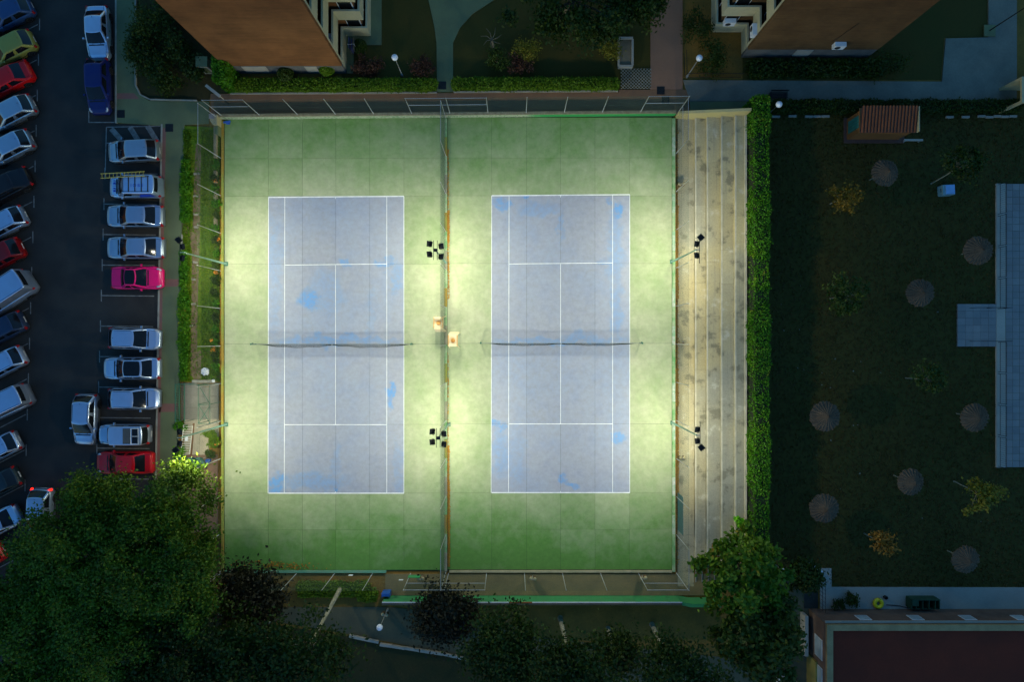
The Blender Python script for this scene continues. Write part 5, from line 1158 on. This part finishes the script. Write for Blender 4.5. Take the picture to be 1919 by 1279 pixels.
tree('plane_tree', 'broad tree with orange tinged leaves below the terrace', (1372, 1052), (1402, 1088, 4.6), 3.0, 2.2, 54, 7000, .22, L_PLANE, M_BARK, cr=.58, extra=[(1386, 1008, 3.8), (1370, 1022, 4.0), (1318, 1052, 4.0), (1308, 1060, 3.8), (1335, 1045, 4.2), (1350, 1030, 4.2), (1345, 1062, 4.4)])
tree('plane_tree', 'dark green tree below the broad tree at the lower right', (1390, 1180), (1420, 1200, 5.2), 2.6, 2.6, 64, 9000, .21, L_MID, M_BARK, cr=.65)
tree('leafy_shrub', 'leafy shrub beside the white slanting wall at the poolside walk', (1498, 1068), (1508, 1078, 1.4), 1.2, .9, 30, 3500, .14, L_DARK, M_BARK, 'shrub', cr=.5, trunk_r=.05)
# young trees on the lawn
for lb, base, crown, rx, lm, nl in (
    ('young yellow orange tree near the upper left of the dark lawn', (1556, 382), (1582, 371, 2.4), 1.25, L_YEL, 900), ('young dark green tree in the upper middle of the dark lawn', (1556, 560), (1586, 556, 2.6), 1.6, L_MID, 1500),
    ('young green tree with pale trunk left of the deck', (1697, 709), (1742, 711, 3.0), 1.2, L_MID, 900), ('young olive yellow tree with pale trunk below the pool deck', (1788, 903), (1838, 931, 3.1), 1.35, L_OLIVE, 1400),
    ('small orange tree with pale trunk above the poolside walk', (1620, 1001), (1656, 1017, 2.5), .9, L_ORG, 700), ('dark young tree with pale trunk behind the pale blue box', (1745, 344), (1806, 306, 3.6), 1.5, L_DARK, 1500)):
    tree('young_tree', lb, base, crown, rx, rx * .55, 26, nl, .13, lm, M_PALEBARK, cr=.42, group='young trees on the lawn', trunk_r=.05)

# hedges
def hedge(name, label, boxpx, z0, z1, n, leaf, lm, cat='hedge', wob=.12, group=None):
    x0, x1, y0, y1 = X(boxpx[0]), X(boxpx[1]), Y(boxpx[3]), Y(boxpx[2]); sx, sy, sz = x1 - x0, y1 - y0, z1 - z0
    r = thing(name, label, cat, ((x0 + x1) / 2, (y0 + y1) / 2, z0), 0, group)
    A = np.array([sy * sz, sy * sz, sx * sz, sx * sz, sx * sy * 1.3]); A = A / A.sum(); face = RNG.choice(5, n, p=A)
    u, v, d = RNG.random(n), RNG.random(n), np.abs(RNG.normal(0, wob, n))
    C = np.empty((n, 3))
    C[:, 0] = np.where(face == 0, -sx / 2 + d, np.where(face == 1, sx / 2 - d, (u - .5) * sx)); C[:, 1] = np.where(face == 2, -sy / 2 + d, np.where(face == 3, sy / 2 - d, (np.where(face < 2, u, v) - .5) * sy))
    C[:, 2] = np.where(face == 4, sz - d, v * sz); C[:, 2] = np.where(face < 2, v * sz, C[:, 2])
    q = np.sin(C[:, 1] * 2.1) * .06 + np.sin(C[:, 1] * .7 + 2) * .10 + np.sin(C[:, 1] * 5.3 + C[:, 2] * 3) * .05 + np.sin(C[:, 0] * 2.7 + 1) * .05 + RNG.normal(0, .05, n)
    C[:, 0] += q * np.sign(C[:, 0]) * (face < 2); C[:, 2] += q * (face == 4); C[:, 1] += q * np.sign(C[:, 1]) * ((face == 2) | (face == 3))
    obj('foliage', leaves('foliage', C, leaf, lm, .4), r)
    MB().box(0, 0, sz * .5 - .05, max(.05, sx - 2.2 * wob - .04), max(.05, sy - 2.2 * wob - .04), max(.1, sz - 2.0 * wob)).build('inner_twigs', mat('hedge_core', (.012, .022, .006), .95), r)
    return r
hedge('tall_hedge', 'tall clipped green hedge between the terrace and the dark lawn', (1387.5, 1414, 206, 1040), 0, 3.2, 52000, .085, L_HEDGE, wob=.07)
hedge('low_hedge', 'low bright green hedge in front of the red brick house', (430, 818, 154, 173), 0, .75, 15000, .08, L_LOW, wob=.1, group='low hedges along the red lane'); hedge('low_hedge', 'low bright green hedge right of the garden path', (851, 1156, 152, 171), 0, .7, 12000, .08, L_LOW, wob=.12, group='low hedges along the red lane')
hedge('corner_bush', 'tall bright green bush at the corner of the red brick house', (424, 446, 122, 172), 0, 2.6, 5500, .10, L_HEDGE, 'bush', .15)
hedge('dark_hedge', 'dark hedge strip along the lawn side of the grey pavement', (1446, 1900, 193, 214), 0, .8, 9000, .10, L_DARK, wob=.2)
hedge('dark_hedge', 'dark low planting under the gable of the brown house', (1400, 1640, 116, 147), 0, .6, 6000, .12, L_DARK, wob=.2)
for lb, y0, y1 in (('upper', 300, 415), ('lower', 470, 712)): hedge('strip_bush', 'dark green bushes along the pavement side of the garden strip, %s run' % lb, (343 if y0 < 400 else 339, 358 if y0 < 400 else 354, y0, y1), 0, .45, int((y1 - y0) * 26), .09, L_HEDGE, 'bush', .22)
hedge('grass_bank', 'bright green ground cover on the bank below the left court', (560, 690, 1092, 1118), 0, .35, 5000, .09, L_LOW, 'plants', .15); hedge('grass_bank', 'small bright green ground cover left of the blue bin', (672, 705, 1106, 1126), 0, .35, 1400, .09, L_LOW, 'plants', .15)
# shrubs
def shrub(name, label, px, py, rad, h, lm, n=900, leaf=.09, cat='shrub', flat=1.0, group=None):
    r = thing(name, label, cat, (X(px), Y(py), 0), 0, group)
    C = clumps(rad, rad, h * .55 * flat, 16, .4) + np.array([0, 0, h * .55]); pts = np.repeat(C, n // 16, axis=0); pts = pts + RNG.normal(size=pts.shape) * rad * .22; pts[:, 2] = np.maximum(pts[:, 2], .05)
    obj('foliage', leaves('foliage', pts, leaf, lm, .4), r); mb = MB()
    for k in range(5): c = C[k]; mb.tube([(0, 0, 0), tuple(c * np.array([.5, .5, .6])), tuple(c)], [.025, .018, .008], 5)
    mb.build('stem', M_BARK, r)
def topiary(label, px, py, rad, z, lm):
    r = thing('round_bush', label, 'bush', (X(px), Y(py), 0), 0, 'clipped round bushes'); n = 2600
    d = RNG.normal(size=(n, 3)); d /= np.linalg.norm(d, axis=1)[:, None]; C = d * rad * (1 - np.abs(RNG.normal(0, .07, n)))[:, None] + np.array([0, 0, z]); obj('foliage', leaves('foliage', C[C[:, 2] > .03], .08, lm, .3), r)
    MB().tube([(0, 0, 0), (0, 0, z)], .05, 6).build('stem', M_BARK, r)
topiary('clipped round bush in front of the red brick house, left of two', 541, 146, .62, .75, L_MID); topiary('clipped round bush in front of the red brick house, right of two', 617, 135, .62, .8, L_LOW); topiary('dark clipped round bush beside the balconies of the red brick house', 678, 94, .55, .7, L_DARK)
for lb, px, py, rad, h, lm, n in (('reddish shrub right of the red brick house', 694, 128, .95, 1.1, L_RED, 1300), ('dark red shrub left of the garden path', 797, 133, .85, 1.2, L_RED, 1200), ('yellow green shrub in the top garden', 985, 100, 1.0, 1.2, L_OLIVE, 1300), ('green shrub in the top garden beside the bare branch', 932, 118, .8, 1.0, L_MID, 900),
        ('reddish shrub in the top garden behind the low hedge', 975, 128, .8, 1.0, L_RED, 900), ('olive shrub left of the white edged planter', 1140, 105, .9, 1.0, L_OLIVE, 900), ('dark shrub in the railed yard', 1330, 110, 1.3, 1.4, L_DARK, 1800), ('dark shrub left of the cream balcony wall of the brown house', 1300, 60, 1.2, 1.3, L_DARK, 1500),
        ('dark shrub beside the gable of the brown house', 1660, 128, 1.2, 1.0, L_DARK, 1400), ('potted dark plant on the poolside walk, left of two', 1568, 1130, .45, .7, L_DARK, 500), ('potted dark plant on the poolside walk, right of two', 1590, 1122, .5, .8, L_DARK, 600)):
    shrub('garden_shrub', lb, px, py, rad, h, lm, n)
for lb, px, py, rad in (('upper left dark shrub in the corner bed', 290, 55, 1.4), ('lower left dark shrub in the corner bed', 285, 120, 1.3), ('dark shrub in the middle of the corner bed', 330, 100, 1.5), ('dark shrub at the bottom of the corner bed', 318, 160, 1.3), ('dark shrub at the right of the corner bed', 372, 130, 1.0), ('spiky dark shrub at the pavement edge of the corner bed', 272, 88, 1.1), ('dark shrub at the top of the corner bed', 335, 20, 1.4)):
    shrub('bed_shrub', lb, px, py, rad, 1.3, L_DARK if random.random() < .6 else L_MID, 1700, .11, group='shrubs of the corner bed')
tree('garden_tree', 'dark spreading tree at the top of the garden lawn', (1050, 30), (1080, -10, 4.5), 4.0, 2.0, 60, 15000, .14, L_DARK, M_BARK, cr=.8); tree('garden_tree', 'dark tree beside the pink path at the top', (1170, 15), (1185, -15, 4.2), 2.6, 1.6, 40, 8000, .14, L_DARK, M_BARK, cr=.8)
BB = thing('bare_branch_tree', 'small bare tree in the top garden', 'tree', (X(926), Y(100), 0)); MB().tube([(0, 0, 0), (-.05, .2, 1.2), (-.15, .3, 1.8)], [.13, .10, .06], 7).build('trunk', M_BARK, BB)
for a in range(7): t = a * .9; MB().tube([(-.15, .3, 1.8), (-.15 + .4 * math.cos(t), .3 + .4 * math.sin(t), 2.1), (-.15 + .85 * math.cos(t + .3), .3 + .85 * math.sin(t + .3), 2.2)], [.04, .025, .01], 5).build('branch', M_BARK, BB)
# flower bed plants along the left court
yy = 312; k = 0
words = 'first second third fourth fifth sixth seventh eighth ninth tenth eleventh twelfth thirteenth fourteenth fifteenth sixteenth seventeenth'.split()
for k in range(17):
    shrub('bed_plant', 'low green plant in the bed beside the left court, %s from the top' % words[k], 409 + random.uniform(-3, 1), 312 + k * 23.5, random.uniform(.22, .40), random.uniform(.4, .8), random.choice((L_MID, L_HEDGE, L_DARK)), 260, .08, 'plant', group='plants in the court side bed')
for lb, px, py in (('beside the upper floodlight mast', 412, 451), ('just below the upper floodlight mast', 409, 512), ('lower down the bed', 401, 639), ('near the top of the bed', 408, 340), ('near the beige yard', 404, 655)):
    shrub('flowering_plant', 'small orange flowering plant in the court side bed, ' + lb, px, py, .16, .6, L_FLOWER, 60, .07, 'plant')
for lb, px, py in (('left of two', 400, 812), ('right of two', 404, 828), ): shrub('yard_plant', 'green plant at the court side of the beige yard, ' + lb, px, py, .45, .7, L_LOW, 500, .1, 'plant')
shrub('yard_plant', 'small green plant in the lower corner of the beige yard', 396, 850, .35, .5, L_MID, 300, .1, 'plant'); shrub('yard_plant', 'dark green plant in front of the white steel barrier', 340, 800, .45, .6, L_HEDGE, 500, .1, 'plant'); shrub('yard_plant', 'dark green plant behind the white steel barrier', 341, 848, .5, .6, L_HEDGE, 500, .1, 'plant')
shrub('terrace_plant', 'vivid light green plant with red leaves on the top terrace tier', 1371, 966, .36, .7, L_BRIGHT, 420, .13, 'plant')
bpy.data.objects['terrace_plant'].location.z = 1.6
# rough grass of the garden strip and scattered scraps on the lawn
n = 26000; C = np.stack([X(344) + RNG.random(n) * (68 / SC), Y(714) + RNG.random(n) * (470 / SC), .04 + RNG.random(n) * .08], 1); keep = ~((C[:, 0] > X(358)) & (C[:, 0] < X(378))) | (RNG.random(n) < .12); C = C[keep]
o = obj('strip_grass', leaves('strip_grass', C, .07, leafmat('grass_blades', [(0, (.05, .13, .004)), (.6, (.11, .21, .005)), (1, (.20, .24, .012))]), .2, 2.6)); o['kind'] = 'stuff'; o['label'] = 'rough green grass of the garden strip'
n = 42000; C = np.stack([X(1446) + RNG.random(n) * (560 / SC), Y(1100) + RNG.random(n) * (884 / SC), -.01 + RNG.random(n) * .05], 1); C = C[(C[:, 0] < X(1864)) | (C[:, 1] > Y(344)) | (C[:, 1] < Y(877))]
o = obj('lawn_grass', leaves('lawn_grass', C, .08, leafmat('lawn_blades', [(0, (.055, .040, .003)), (.7, (.07, .046, .004)), (1, (.09, .05, .006))]), 1.5, 2.4)); o['kind'] = 'stuff'; o['label'] = 'short dark grass of the large lawn'
C = np.array([(X(a), Y(c), .03) for a, c in ((1481, 441), (1500, 536), (1464, 571), (1447, 604), (1469, 620), (1498, 618), (1540, 699), (1565, 673), (1613, 678), (1599, 696), (1650, 699), (1556, 727), (1540, 722), (1506, 693), (1495, 690), (1530, 854), (1460, 842), (1607, 797), (1599, 798), (1575, 917), (1557, 826), (1611, 888), (1838, 978), (1914, 977), (1890, 1003), (1728, 972), (1549, 355), (1757, 585))])
o = obj('paper_scraps', leaves('paper_scraps', C, .07, M_PALE, 3)); o['kind'] = 'stuff'; o['label'] = 'tiny pale scraps scattered on the dark lawn'
